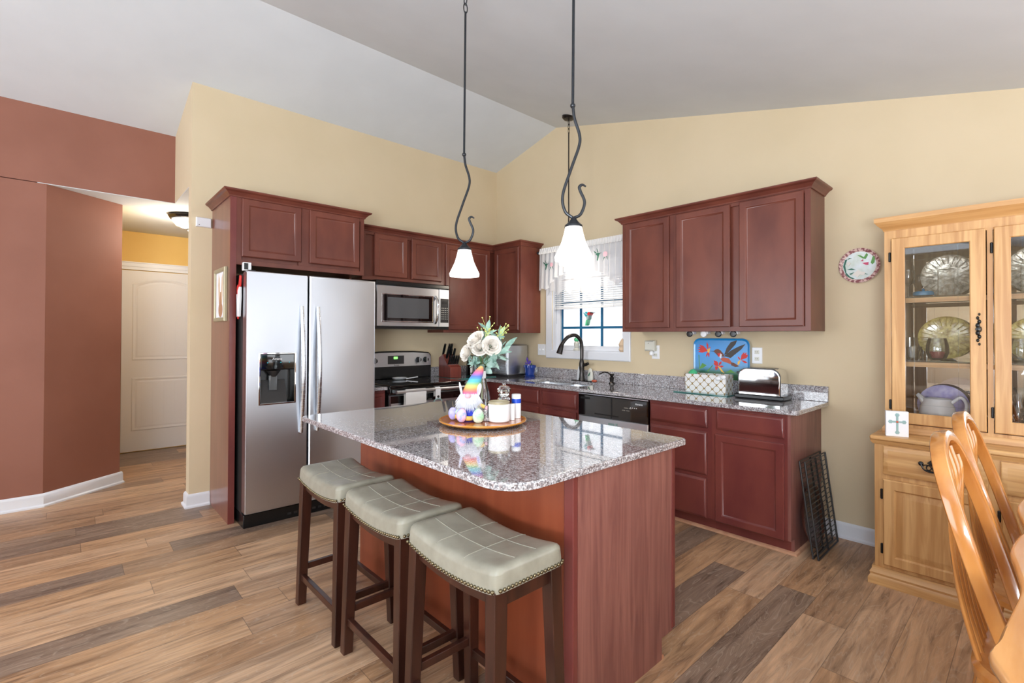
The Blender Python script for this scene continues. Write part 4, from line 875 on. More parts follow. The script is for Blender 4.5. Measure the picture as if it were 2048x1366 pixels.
# ------------------------------------------------------------------ wall plate
t = thing('decorative_plate', 'round hummingbird plate with rose border hung on the wall by the hutch', 'plate', (3.748, 0, 1.845))
F = Fr((3.748, -.004, 1.845), (1, 0, 0), (0, 0, 1), (0, -1, 0))
obj('rim', lathe_f(B(), [(.06, 0), (.113, .018), (.116, .022), (.112, .024), (.094, .016), (.092, .014)], F, 48, True, False), 'platerim', t)
obj('face', lathe_f(B(), [(.094, .0155), (.07, .013), (.004, .013)], F, 48, False, True), 'platesky', t)
def pd(nm, polys, mat, n):
    bm = B()
    for k, p in enumerate(polys): prism(bm, [((x-745)/500*.115, (645-y)/420*.115) for x, y in p], F, .012, n+.0002*k)
    obj(nm, bm, mat, t)
pd('bird', [[(700, 390), (780, 400), (860, 450), (920, 360), (960, 400), (900, 500), (830, 480)], [(1020, 600), (1080, 420), (1130, 440), (1110, 600), (1060, 640)]], 'greenp', .017)
pd('bird_throat', [[(780, 540), (840, 500), (840, 550)], [(820, 590), (970, 580), (960, 650), (900, 640)]], 'magenta', .018)
pd('painted_leaf', [[(350, 640), (400, 480), (450, 470), (400, 620), (430, 800), (520, 900), (640, 960), (560, 970), (430, 880)], [(450, 720), (560, 700), (660, 740), (540, 740)], [(500, 830), (620, 800), (540, 860)], [(860, 830), (970, 880), (900, 870)], [(560, 450), (460, 480), (440, 500), (500, 440)]], 'dgreen', .0165)
pd('lily', [[(640, 800), (720, 750), (800, 800), (900, 820), (860, 890), (760, 870), (700, 940), (660, 900), (580, 870)], [(430, 560), (500, 530), (540, 580), (480, 640)]], 'petal', .0175)
# ------------------------------------------------------------------ oven rack and pan by the cabinet end
tilt = lambda z: 3.605-.075*z/.59
t = thing('wire_rack', 'dark wire oven racks leaning against the cabinet end', 'rack', (3.6, -.33, 0))
def rk(dx, nm):
    k = obj(nm, tube(B(), [(tilt(z)+dx, y, z) for y, z in ((-.53, .006), (-.53, .585), (-.12, .585), (-.12, .006), (-.53, .006))], .006, 8, True), 'darkgrey', t)
    for i in range(19):
        z = .03+i*.03; obj('wire', tube(B(), [(tilt(z)+dx, -.53, z), (tilt(z)+dx, -.12, z)], .0025, 6), 'darkgrey', k)
    for y in (-.335, -.32): obj('wire', tube(B(), [(tilt(.006)+dx, y, .006), (tilt(.585)+dx, y, .585)], .004, 6), 'darkgrey', k)
rk(.01, 'rack_frame'); rk(.04, 'rack_frame')
F = Fr((3.548, -.34, .21), (0, 1, 0), (-.12, 0, .993), (.993, 0, .12))
t = thing('round_pan', 'round brown enamel pan standing behind the wire racks', 'pan', (3.56, -.34, 0))
obj('pan_body', lathe_f(B(), [(.17, .0), (.195, .018), (.2, .022), (.196, .024), (.168, .006), (.004, .006)], F, 40), 'platebrown', t)
# ------------------------------------------------------------------ island
t = thing('kitchen_island', 'cherry kitchen island base with plain panels facing the stools', 'kitchen island', (2.66, -2.3, 0))
IX0, IX1, IY0, IY1 = 1.84, 3.48, -2.63, -1.955
bm = B(); loops(bm, [[V((x, y, z)) for y, z in ((IY0+.012, 0), (IY0+.012, CT0-.001), (IY1, CT0-.001), (IY1, .10), (IY1-.1, .10), (IY1-.1, 0))] for x in (IX0+.012, IX1-.012)]); obj('body', bm, 'cherrybase', t)
obj('back_panel', box(B(), (IX0, IY0, 0), (IX1-.02, IY0+.011, CT0-.001)), 'orange', t)
bm = B(); pts = [(IY0, 0), (IY0, CT0-.001), (IY1-.012, CT0-.001), (IY1-.012, .09), (IY1-.1, .09), (IY1-.1, 0)]
loops(bm, [[V((x, y, z)) for y, z in pts] for x in (IX1-.011, IX1)]); obj('end_panel', bm, 'cherrypanel', t)
obj('corner_stile', box(B(), (IX1-.04, IY0-.006, 0), (IX1+.004, IY0+.02, CT0-.001)), 'cherrybase', t, bev=.003)
obj('corner_stile', box(B(), (IX1-.04, IY1-.02, .10), (IX1+.004, IY1+.004, CT0-.001)), 'cherrybase', t, bev=.003)
obj('side_panel', box(B(), (IX0, IY0+.011, 0), (IX0+.011, IY1-.01, CT0-.001)), 'orange', t)
F = Fr((0, IY1, 0), (-1, 0, 0), (0, 0, 1), (0, 1, 0))
for k in range(3):
    u0 = -(IX1-.05)+k*.54; obj('drawer', panel(B(), F, u0, u0+.5, .72, .86, drawer_prof()), 'cherrybase', t); obj('door', panel(B(), F, u0, u0+.5, .12, .69, door_prof()), 'cherrybase', t)
bm = B(); sweep(bm, [(0, 0), (.018, 0), (.016, .012), (.01, .018), (0, .02)], [(IX0, IY0), (IX1-.04, IY0)], 0, 1); sweep(bm, [(0, 0), (.018, 0), (.016, .012), (.01, .018), (0, .02)], [(IX1, IY1-.1), (IX0, IY1-.1)], 0, 1)
obj('shoe_moulding', bm, 'lighttrim', t)
R = []
for i, z in ((.006, CT0), (0, CT0+.004), (0, CT1-.006), (.0025, CT1-.002), (.007, CT1)):
    R.append([V((x, y, z)) for x, y in rrect(1.741+i, -2.949+i, 3.505-i, -1.875-i, [.05, .13, .03, .03], 10)])
tag(obj('granite_island_top', loops(B(), R), 'granite', sharp=50), 'large polished speckled granite top on the kitchen island', 'countertop')
# ------------------------------------------------------------------ stools
def make_stool(label):
    t = thing('bar_stool', label, 'stool', (0, 0, 0), 'saddle stools along the island')
    a, b = .242, .146; NU, NV = 30, 18; r = .03
    sad = lambda u: -.026*(1-u*u)
    bm = B(); g = []
    for j in range(NV+1):
        row = []
        for i in range(NU+1):
            cu = -math.cos(PI*i/NU); cv = -math.cos(PI*j/NV)
            x, y = a*cu, b*cv; dx = max(0, abs(x)-(a-r))/r; dy = max(0, abs(y)-(b-r))/r; q = min(1, math.hypot(dx, dy))
            if dx > 0 and dy > 0 and math.hypot(dx, dy) > 1:
                h = math.hypot(dx, dy); x = math.copysign(a-r+r*dx/h, x); y = math.copysign(b-r+r*dy/h, y)
            z = .705+sad(x/a)-.022*(1-math.sqrt(max(0, 1-q*q)))+.008*(1-(x/a)**2)*(1-(y/b)**2)*.6
            row.append(bm.verts.new((x, y, z)))
        g.append(row)
    for p, q in zip(g, g[1:]):
        for i in range(NU): bm.faces.new((p[i], p[i+1], q[i+1], q[i]))
    edge = [g[0][i] for i in range(NU+1)]+[g[j][NU] for j in range(1, NV+1)]+[g[NV][i] for i in range(NU-1, -1, -1)]+[g[j][0] for j in range(NV-1, 0, -1)]
    prev = edge
    for dz, sc in ((.03, 1.012), (.052, 1.008)):
        cur = [bm.verts.new((v.co.x*sc, v.co.y*sc*1.002, .683+sad(v.co.x/a)-dz)) for v in edge]
        for i in range(len(edge)):
            k = (i+1) % len(edge); bm.faces.new((prev[i], prev[k], cur[k], cur[i]))
        prev = cur
    bm.faces.new(prev)
    obj('seat_cushion', bm, 'leather', t, sharp=60)
    bm = B(); zt = lambda x, y: .7055+sad(x/a)+.0048*(1-(x/a)**2)*(1-(y/b)**2)-(.022*(1-math.sqrt(max(0, 1-(max(0, abs(y)-(b-r))/r)**2))))
    for x in (-.075, .075): tube(bm, [(x, y, zt(x, y)) for y in [(-b+.012)+(2*b-.024)*k/14 for k in range(15)]], .0016, 6)
    for y in (-.045, .045): tube(bm, [(x, y, zt(x, y)) for x in [(-a+.03)+(2*a-.06)*k/20 for k in range(21)]], .0016, 6)
    obj('stitching', bm, 'stitch', t)
    # nails
    nm = bpy.data.meshes.new('nailhead'); nb = B(); ball(nb, (0, 0, 0), .0062, seg=8, rings=6)
    for f in nb.faces: f.smooth = True
    nb.to_mesh(nm); nb.free(); nm.materials.append(M['nail'])
    def nail(x, y): 
        o = bpy.data.objects.new('nailhead', nm); COL.objects.link(o); o.parent = t; o.location = (x, y, .640+sad(x/a))
    nx, ny = 30, 18
    for k in range(nx):
        x = -a+.01+(2*a-.02)*k/(nx-1); nail(x, -b*1.012-.001); nail(x, b*1.012+.001)
    for k in range(ny):
        y = -b+.016+(2*b-.032)*k/(ny-1); nail(-a*1.01-.001, y); nail(a*1.01+.001, y)
    # legs
    for sx in (-1, 1):
        for sy in (-1, 1):
            obj('leg', bar(B(), (sx*.228, sy*.135, 0), (sx*.212, sy*.117, .635), .038, .042, .046, .05), 'stoolwood', t, bev=.003)
    for sy in (-1, 1):
        bm = B(); rings = []
        for k in range(13):
            x = -.195+.39*k/12; zc = .633+sad(x/a); zb = .585-.03*(1-(x/.195)**2)*.55
            rings.append([V((x, sy*.117-.011, zb)), V((x, sy*.117+.011, zb)), V((x, sy*.117+.011, zc)), V((x, sy*.117-.011, zc))])
        loops(bm, rings); obj('apron', bm, 'stoolwood', t)
    for sx in (-1, 1): obj('apron', box(B(), (sx*.212-.011, -.1, .578), (sx*.212+.011, .1, .633)), 'stoolwood', t)
    for sy in (-1, 1): obj('stretcher', box(B(), (-.215, sy*.131-.011, .125), (.215, sy*.131+.011, .155)), 'stoolwood', t, bev=.002)
    for sx in (-1, 1): obj('stretcher', box(B(), (sx*.223-.011, -.12, .17 if sx < 0 else .17), (sx*.223+.011, .12, .20)), 'stoolwood', t, bev=.002)
    return t
s1 = make_stool('grey leather bar stool farthest from the camera, next to the refrigerator')
s1.location = (2.235, -2.893, 0)
dup(s1, (2.765, -2.885, 0), 'grey leather bar stool in the middle of the three'); dup(s1, (3.285, -2.878, 0), 'grey leather bar stool nearest the camera, at the island corner')
# ------------------------------------------------------------------ pendants
def pendant(label):
    t = thing('pendant_light', label, 'pendant light', (0, 0, 0), 'pendant lights over the island')
    s = lambda x, z: ((x-228)/1253*math.cos(.83), (x-228)/1253*math.sin(.83), 2.312-(z-493)/(1068-493)*(2.312-1.848))
    obj('glass_shade', lathe(B(), [(.030, 1.815), (.034, 1.812), (.040, 1.785), (.050, 1.75), (.066, 1.715), (.078, 1.69), (.076, 1.676), (.073, 1.677), (.062, 1.715), (.046, 1.75), (.036, 1.785), (.028, 1.808)], (0, 0, 0), 40, False, False), 'shade', t)
    obj('bulb', ball(B(), (0, 0, 1.745), .024, 1, 1, 1.3), 'shade', t)
    obj('socket_cap', lathe(B(), [(.037, 1.812), (.036, 1.82), (.022, 1.832), (.012, 1.845), (.008, 1.855)], (0, 0, 0), 24), 'iron', t)
    obj('scroll_arm', tube(B(), smooth([s(223, 493), s(232, 560), s(257, 640), s(255, 700), s(213, 820), s(172, 950), s(184, 1030), s(226, 1066)], 8), .0062, 10), 'iron', t)
    obj('scroll_hook', tube(B(), smooth([s(226, 1066), s(264, 1045), s(284, 985), s(263, 930), s(257, 908), s(272, 896), s(291, 905)], 8), lambda q: .0062-.004*max(0, q-.75)*3, 10), 'iron', t)
    obj('knuckle', ball(B(), (-.003, -.003, 2.312), .011), 'iron', t)
    return t
def hang(t, x, y, loop):
    t.location = (x, y, 0); top = cz(x)
    r = obj('rod', tube(B(), [(x-.003, y-.003, 2.312), (x, y, (3.06 if loop else top-.02))], .0058, 10), 'iron', t)
    if loop:
        a = 3.06
        for k in range(4):
            z = a+.02+k*.043
            if z+.02 > top: break
            pts = [(x+(.012*math.cos(q) if k % 2 else 0), y+(0 if k % 2 else .012*math.cos(q)), z+.026*math.sin(q)) for q in [i*2*PI/16 for i in range(17)]]
            obj('chain_link', tube(B(), pts, .0028, 6, False), 'iron', t)
    obj('canopy', lathe(B(), [(.06, 0), (.062, -.012), (.045, -.028), (.01, -.035)], (x, y, top+.008), 28), 'iron', t)
    point('pendant_bulb', (x, y, 1.70), 2.0, (1, .93, .84), .03)
p1 = pendant('wrought iron pendant with lit bell shade on the left, nearer the microwave'); p2 = dup(p1, (0, 0, 0), 'wrought iron pendant with lit bell shade on the right, in front of the window')
hang(p1, 2.545, -2.4, True); hang(p2, 3.283, -2.4, False)
LX, LY = 1.43, -.29; top = cz(LX)
t = thing('sink_pendant', 'bronze chain hung pendant over the sink, mostly behind the nearer shade', 'pendant light', (LX, LY, 2.05))
obj('canopy', lathe(B(), [(.066, .012), (.066, -.01), (.05, -.028), (.01, -.035)], (LX, LY, top), 28), 'bronze', t)
for k in range(3):
    z = top-.06-k*.042; pts = [(LX+(.01*math.cos(q) if k % 2 else 0), LY+(0 if k % 2 else .01*math.cos(q)), z+.026*math.sin(q)) for q in [i*2*PI/16 for i in range(17)]]
    obj('chain_link', tube(B(), pts, .003, 6, False), 'bronze', t)
obj('rod', tube(B(), smooth([(LX, LY, top-.16), (LX, LY, 2.8), (LX, LY, 2.5), (LX-.03, LY, 2.36), (LX, LY, 2.24)], 6), .006, 8), 'bronze', t)
obj('glass_shade', lathe(B(), [(.035, .19), (.05, .17), (.07, .09), (.095, .03), (.093, .005), (.08, .0), (.02, -.004)], (LX, LY, 2.06), 36), 'shade', t); obj('socket_cap', lathe(B(), [(.04, .185), (.03, .205), (.01, .23)], (LX, LY, 2.06), 20), 'bronze', t)
point('sink_bulb', (LX, LY, 2.0), 7, (1, .88, .72), .04)
# ------------------------------------------------------------------ tray group on the island
TX, TY, TZ = 2.612, -2.328, CT1
t = thing('lazy_susan', 'round wooden turntable tray with golden rim on the island', 'tray', (TX, TY, TZ))
obj('foot', lathe(B(), [(.09, 0), (.09, .008)], (TX, TY, TZ), 32), 'black', t)
obj('rim', lathe(B(), [(.19, .008), (.215, .011), (.226, .02), (.226, .025), (.218, .0265), (.212, .024)], (TX, TY, TZ), 64, True, False), 'trayrim', t); obj('top', lathe(B(), [(.213, .0245), (.2, .0235), (.01, .0235)], (TX, TY, TZ), 64, False, True), 'trayw', t)
Z = TZ+.0245
t = thing('candle_jar', 'large pale blue-white candle jar with bronze rim on the tray', 'candle', (2.735, -2.305, Z))
c = (2.728, -2.318, Z)
obj('jar', lathe(B(), [(.046, 0), (.054, .006), (.056, .02), (.056, .085), (.052, .091), (.046, .088), (.046, .08), (.004, .078)], c, 40), 'white', t); obj('lid_rim', lathe(B(), [(.053, .088), (.054, .100), (.05, .102), (.05, .09)], c, 40, False, False), 'gold', t)
bm = B(); an = [math.radians(d) for d in (-118, -108, -98, -88)]
loops(bm, [[V((c[0]+.0565*math.cos(a_-.35), c[1]+.0565*math.sin(a_-.35), Z+z)) for z in (.02, .082)]+[V((c[0]+.0575*math.cos(a_-.35), c[1]+.0575*math.sin(a_-.35), Z+z)) for z in (.082, .02)] for a_ in an]); obj('label', bm, 'darkgrey', t)
t = thing('crystal_stopper_jar', 'clear cut crystal jar with faceted stopper behind the candle', 'jar', (2.66, -2.24, Z))
c = (2.672, -2.235, Z)
obj('jar', lathe(B(), [(.034, 0), (.036, .03), (.03, .085), (.034, .10), (.028, .11)], c, 12), 'cglass', t, sharp=10); obj('stopper', lathe(B(), [(.018, .11), (.03, .118), (.026, .128), (.034, .14), (.036, .152), (.026, .166), (.008, .172), (.01, .18), (.004, .188)], c, 12), 'cglass', t, sharp=10)
t = thing('pill_bottle', 'white bottle with a blue band and white cap at the back of the tray', 'bottle', (2.685, -2.155, Z))
c = (2.702, -2.175, Z); obj('bottle', lathe(B(), [(.024, 0), (.025, .06), (.025, .082), (.022, .085)], c, 24), 'white', t); obj('blue_band', lathe(B(), [(.0253, .078), (.0253, .1)], c, 24, True, True), 'blueband', t); obj('cap', lathe(B(), [(.024, .1), (.025, .102), (.025, .121), (.022, .124)], c, 24), 'white', t)
for c, lab in (((2.738, -2.236, Z), 'small white bottle at the right edge of the tray'), ((2.722, -2.256, Z), 'small white bottle between the candle and the rightmost bottle')):
    t = thing('small_bottle', lab, 'bottle', c, 'small white bottles on the tray'); obj('bottle', lathe(B(), [(.0125, 0), (.013, .004), (.013, .062), (.011, .065)], c, 18), 'white', t); obj('cap', lathe(B(), [(.0135, .065), (.0135, .08), (.011, .082)], c, 18), 'white', t)
t = thing('easter_egg', 'green pastel egg ornament with loop at the front of the tray', 'egg', (2.682, -2.412, Z))
c = V((2.687, -2.418, Z)); obj('egg', lathe(B(), [(.012, 0), (.023, .008), (.0285, .024), (.0285, .038), (.022, .055), (.012, .066), (.003, .071)], c, 28), 'egg', t)
obj('hanging_loop', tube(B(), [c+V((.004*math.cos(q), 0, .077+.006*math.sin(q))) for q in [i*2*PI/12 for i in range(13)]], .0012, 6, False), 'gold', t)
t = thing('stone_jar', 'small speckled stone jar behind the green egg', 'jar', (2.66, -2.345, Z))
obj('jar', lathe(B(), [(.022, 0), (.026, .006), (.026, .05), (.02, .055)], (2.668, -2.352, Z), 24), 'granite', t)
# gnome
t = thing('plush_gnome', 'plush bunny-eared gnome with rainbow hat and white beard on the tray', 'plush toy', (2.585, -2.40, Z))
G = V((2.587, -2.395, Z))
rx = V((math.cos(.83), math.sin(.83), 0)); fw = V((.737, -.676, 0))
def gp(r, f, z): return G+rx*r+fw*f+V((0, 0, z))
obj('body', lathe(B(), [(.035, 0), (.052, .012), (.054, .04), (.045, .075), (.03, .1)], G, 28), 'blue', t)
hat = smooth([gp(.002, 0, .105), gp(.01, -.003, .15), gp(.028, -.005, .2), gp(.05, -.006, .245), gp(.062, -.004, .272)], 6)
obj('hat', tube(B(), hat, lambda s: .043*(1-s)**.8+.007, 24), 'rainbow', t)
bm = B(); random.seed(3)
for k in range(520):
    a = random.uniform(-1.35, 1.35); h = random.random(); base = gp(.044*math.sin(a)*(1-.2*h), .038*math.cos(a)+.004, .135-.035*h)
    d = (rx*math.sin(a)*.45+fw*(.35*math.cos(a)+.12)+V((0, 0, -1)))*random.uniform(.035, .06)+rx*random.uniform(-.014, .014)
    tube(bm, [base, base+d*.5+fw*.006, base+d], lambda s: .0032*(1-s)+.0003, 4)
ball(bm, gp(0, .006, .112), .040, 1.0, 1.0, .7)
ob = obj('beard', bm, 'fur', t)
obj('nose', ball(B(), gp(-.004, .058, .128), .014, 1.15, 1.15, .9), 'pink', t)
for s, (r, z) in ((-1, (-.037, .128)), (1, (.042, .122))):
    F = Fr(gp(r, .022, z), rx*.9+V((0, 0, .1*s)), V((0, 0, 1))+rx*(.2*s), fw); e = obj('ear', lathe_f(B(), [(.001, -.004), (.017, -.003), (.019, 0), (.017, .003), (.001, .004)], Fr(F(0, .03), F.u, F.v, F.n), 20, su=.75 if s > 0 else .4, sv=1.9), 'fur', t)
    obj('inner_ear', lathe_f(B(), [(.011, 0), (.001, .002)], Fr(F(0, .028, .0035), F.u, F.v, F.n), 18, su=.7 if s > 0 else .3, sv=1.8), 'lav', e)
obj('arm', tube(B(), smooth([gp(.04, .02, .085), gp(.06, .03, .078), gp(.078, .03, .068)], 4), .010, 10), 'yarn', t); obj('hand', ball(B(), gp(.095, .03, .064), .015, 1.3, 1.0, .8), 'pink', t)
obj('leg', tube(B(), smooth([gp(.03, .045, .018), gp(.01, .075, .018), gp(-.01, .085, .02)], 4), .0115, 10), 'yarn', t)
obj('leg', tube(B(), smooth([gp(-.03, .02, .018), gp(-.05, .03, .02), gp(-.07, .03, .022)], 4), .0115, 10), 'yarn', t)
obj('shoe', ball(B(), gp(-.033, .083, .035), .031, .85, .85, 1.15), 'pastel', t); obj('shoe', ball(B(), gp(-.083, .02, .034), .027, .85, .85, 1.2), 'lav', t)
obj('shoe_bow', ball(B(), gp(-.05, .05, .045), .016, 1.1, 1.1, 1), 'egg', t)
# vase with flowers
VX, VY = 2.515, -2.262
VX, VY = 2.52, -2.262
t = thing('glass_vase', 'cut crystal vase with white ribbon holding the bouquet', 'vase', (VX, VY, Z))
obj('vase_body', lathe(B(), [(.028, 0), (.032, .004), (.045, .05), (.046, .085), (.034, .15), (.022, .2), (.022, .24), (.028, .27), (.026, .27), (.019, .24), (.019, .2), (.030, .15), (.041, .085), (.040, .05), (.026, .012), (.004, .01)], (VX, VY, Z), 32), 'tglass', t)
bm = B()
for k in range(16):
    for s in (-1, 1):
        pts = []
        for q in range(9):
            h = .01+.13*q/8; rr = .0335+.0135*math.sin(min(1, h/.09)*PI/2) if h < .085 else .047-(h-.085)*.18; a = 2*PI*k/16+s*q*.13
            pts.append((VX+rr*math.cos(a), VY+rr*math.sin(a), Z+h))
        tube(bm, pts, .0009, 4)
obj('cut_pattern', bm, 'tglass', t)
obj('ribbon', lathe(B(), [(.0225, .2), (.0235, .21), (.0235, .235), (.0225, .24)], (VX, VY, Z), 24, False, False), 'paper', t)
def leafm(bm, base, d, L, wd, curl=.15):
    d = V(d).normalized(); s = d.cross(V((0, 0, 1))); s = s.normalized() if s.length > .1 else V((1, 0, 0)); nn = s.cross(d); g = []
    ro = random.uniform(.5, 1.5)*random.choice((-1, 1)); s, nn = s*math.cos(ro)+nn*math.sin(ro), nn*math.cos(ro)-s*math.sin(ro)
    for k in range(7):
        q = k/6; w_ = wd*math.sin(PI*min(.999, q*.94+.04))**.8*(1-.25*q); c = V(base)+d*L*q-nn*curl*L*q*q
        g.append((bm.verts.new(c-s*w_+nn*w_*.25), bm.verts.new(c), bm.verts.new(c+s*w_+nn*w_*.25)))
    for a, b in zip(g, g[1:]):
        bm.faces.new((a[0], a[1], b[1], b[0])); bm.faces.new((a[1], a[2], b[2], b[1]))
def vp(r, f, z): return V((VX, VY, Z))+rx*r+fw*f+V((0, 0, z))
def stem_to(p, bend=.01): return smooth([V((VX+random.uniform(-.008, .008), VY+random.uniform(-.008, .008), Z+.04)), vp(0, 0, .2), (vp(0, 0, .25)*.55+p*.45), p], 5)
def rose(p, up, R, label):
    t = thing('white_rose', label, 'flower', p, 'white roses in the crystal vase'); up = V(up).normalized(); s = up.cross(V((.3, .2, 1))).normalized(); q2 = up.cross(s)
    obj('stem', tube(B(), stem_to(p), .0022, 6), 'stem', t)
    bm = B()
    for ring, (n, rr, op, hh) in enumerate(((3, .35, .1, .9), (5, .6, .35, 1.0), (6, .85, .75, .95), (7, 1.0, 1.15, .75))):
        for k in range(n):
            a = 2*PI*(k+ring*.37)/n+random.uniform(-.1, .1); g = []
            for j in range(6):
                v_ = j/5; row = []
                for i in range(6):
                    u = -1+2*i/5; ang = a+u*(PI/n)*1.25*(.5+.6*v_ if v_ < .8 else 1.0)
                    rad = R*rr*(.25+.75*v_**.8)*(1+.15*op*v_)*(1-.06*u*u); h = R*hh*(v_*1.15-.35*op*v_*v_)-.1*R*u*u*v_*v_+.05*R*math.sin(u*4+k)*v_
                    row.append(bm.verts.new(p+(s*math.cos(ang)+q2*math.sin(ang))*rad+up*(h-.2*R)))
                g.append(row)
            for x, y in zip(g, g[1:]):
                for i in range(5): bm.faces.new((x[i], x[i+1], y[i+1], y[i]))
    obj('bloom', bm, 'petal', t, sharp=180)
    bm = B()
    for k in range(3):
        a = 2*PI*k/3; leafm(bm, p-up*R*.3, (s*math.cos(a)+q2*math.sin(a))+up*.1, R*1.2, R*.3)
    obj('sepals', bm, 'leaf', t)
rose(vp(-.022, .03, .40), rx*-.6+fw*.5+V((0, 0, .6)), .05, 'large white rose at the top left of the bouquet')
rose(vp(-.07, .03, .335), rx*-.8+fw*.5+V((0, 0, .25)), .043, 'white rose drooping at the far left of the bouquet')
rose(vp(.052, .045, .375), rx*.3+fw*.9+V((0, 0, .2)), .048, 'open white rose at the right of the bouquet')
rose(vp(-.005, .05, .36), rx*-.1+fw*.9+V((0, 0, .45)), .042, 'white rose in the centre of the bouquet')
def sprig(p, n, label, L=.045, wd=.009, berries=0, droop=0):
    t = thing('leafy_sprig' if not berries else 'bud_sprig', label, 'foliage', p, 'greenery in the crystal vase')
    st = stem_to(p); obj('stem', tube(B(), st, .0016, 6), 'stem', t); bm = B(); m_ = len(st)
    for k in range(n):
        q = .5+.5*k/n; b_ = st[min(m_-1, int(q*m_))]; a = random.uniform(0, 2*PI); dd = (st[-1]-st[-6]).normalized()
        leafm(bm, b_, dd*.7+rx*math.cos(a)*.8+fw*math.sin(a)*.5+V((0, 0, math.sin(a)*.5-droop)), L*random.uniform(.7, 1.1), wd*random.uniform(.8, 1.2))
    leafm(bm, st[-1], st[-1]-st[-5], L, wd); obj('leaves', bm, 'leaf', t, sharp=180)
    if berries:
        bm = B()
        for k in range(berries):
            d = (st[-1]-st[-5]).normalized()*random.uniform(.0, .05)+rx*random.uniform(-.035, .035)+V((0, 0, random.uniform(-.02, .03)))
            tube(bm, [st[-4], st[-1]+d*.5, st[-1]+d], .0008, 4); ball(bm, st[-1]+d, .0038, seg=6, rings=5)
        obj('buds', bm, 'berry', t)
random.seed(11)
sprig(vp(.03, .0, .455), 12, 'upright leafy sprig at the top of the bouquet', .062, .015, 14)
sprig(vp(.095, .0, .43), 12, 'bud covered sprig leaning right in the bouquet', .06, .013, 22)
sprig(vp(.125, .0, .37), 10, 'pale pointed leaves reaching right over the bread box', .085, .013, 0, .1)
sprig(vp(.10, .03, .335), 9, 'leafy sprig drooping at the lower right of the bouquet', .07, .014, 0, .6)
sprig(vp(.0, -.02, .42), 10, 'leafy sprig behind the large white rose', .065, .017, 10)
sprig(vp(.05, .05, .30), 6, 'broad leaves below the right hand rose', .06, .022, 0, .3)
t = thing('faux_succulent', 'dark green succulent rosette tucked low in the bouquet', 'foliage', vp(-.04, .05, .285))
bm = B(); c = vp(-.035, .05, .285)
for k in range(26):
    a = k*2.4; e = .1+k/26*1.1; leafm(bm, c, (rx*math.cos(a)+V((0, 0, 1))*math.sin(a))*e+fw*(1.2-e), .022+.018*k/26, .006, -.2)
obj('rosette', bm, 'leaf', t, sharp=180); obj('stem', tube(B(), stem_to(c), .002, 6), 'stem', t)
# ------------------------------------------------------------------ china hutch
HX0, HX1 = 3.935, 5.345
t = thing('china_hutch', 'large honey oak china hutch with glass doors against the wall', 'china cabinet', ((HX0+HX1)/2, -.3, 0))
F = FY(-.58)
obj('lower_case', box(B(), (HX0, -.579, .085), (HX1, -.02, .775)), 'oak', t)
obj('plinth', sweep(B(), [(-.02, 0), (.028, 0), (.028, .03), (.018, .05), (.022, .062), (.012, .08), (.012, .095), (-.02, .095)], [(HX0, -.02), (HX0, -.58), (HX1, -.58), (HX1, -.02)], 0, 1), 'oakh', t)
bm = B(); box(bm, (HX0-.02, -.6, .795), (HX1+.02, -.02, .82)); obj('ledge', bm, 'oakh', t, bev=.008)
obj('ledge_moulding', sweep(B(), [(-.01, 0), (.006, 0), (.014, .012), (.018, .022), (-.01, .022)], [(HX0, -.02), (HX0, -.58), (HX1, -.58), (HX1, -.02)], .773, 1), 'oakh', t)
def hw(par, u, v, F):   # ornate pull: two rosettes and looped bail
    bm = B()
    for q in ((-.045, .012), (.045, .012)): lathe_f(bm, [(.012, 0), (.01, .006), (.004, .01)], Fr(F(u+q[0], v+q[1]), F.u, F.v, F.n), 14)
    for cx_, r_ in ((-.02, .018), (.02, .018), (0, .022)): tube(bm, [F(u+cx_+r_*math.cos(a), v-.004+r_*.8*math.sin(a), .010) for a in [i*2*PI/16 for i in range(17)]], .0028, 6, False)
    tube(bm, smooth([F(u-.045, v+.012, .01), F(u-.03, v-.015, .016), F(u, v-.024, .018), F(u+.03, v-.015, .016), F(u+.045, v+.012, .01)], 4), .0035, 6); prism(bm, [(u-.02, v+.02), (u, v+.04), (u+.02, v+.02), (u, v+.005)], F, 0, .006)
    obj('bail_pull', bm, 'black', par)
def hinge(par, u, v, F): obj('hinge', lathe_f(B(), [(.001, 0)], F, 3) if False else fbox(B(), F, u-.006, u+.006, v-.028, v+.028, 0, .012), 'black', par, bev=.004)
bays = [(3.975, 4.392), (4.436, 4.844), (4.888, 5.305)]
for (a, b) in bays:
    d_ = obj('drawer', panel(B(), F, a, b, .613, .768, [(0, 0), (0, .012), (.006, .016), (.022, .02), (.024, .02)]), 'oakh', t); hw(d_, (a+b)/2+.0, .69, Fr(F(0, 0, .02), F.u, F.v, F.n))
    d_ = obj('door', panel(B(), F, a, b, .115, .585, raised_prof(.058)), 'oak', t)
    for v in (.2, .5): hinge(d_, a-.007, v, F)
UY = -.40; UX0, UX1 = 3.952, 5.328
F = FY(UY)
obj('upper_side', box(B(), (UX0, UY+.02, .821), (UX0+.02, -.025, 1.985)), 'oak', t); obj('upper_side', box(B(), (UX1-.02, UY+.02, .821), (UX1, -.025, 1.985)), 'oak', t)
obj('upper_top', box(B(), (UX0, UY+.02, 1.965), (UX1, -.025, 1.985)), 'oak', t); obj('mirror_back', box(B(), (UX0+.02, -.035, .83), (UX1-.02, -.028, 1.965)), 'mirror', t)
obj('upper_floor', box(B(), (UX0, UY+.02, .821), (UX1, -.025, .84)), 'oakh', t)
bm = B()
fbox(bm, F, UX0, UX0+.03, .821, 1.985, -.02, 0); fbox(bm, F, UX1-.03, UX1, .821, 1.985, -.02, 0)
for a, b in ((4.382, 4.404), (4.876, 4.898)): fbox(bm, F, a, b, .872, 1.925, -.02, 0)
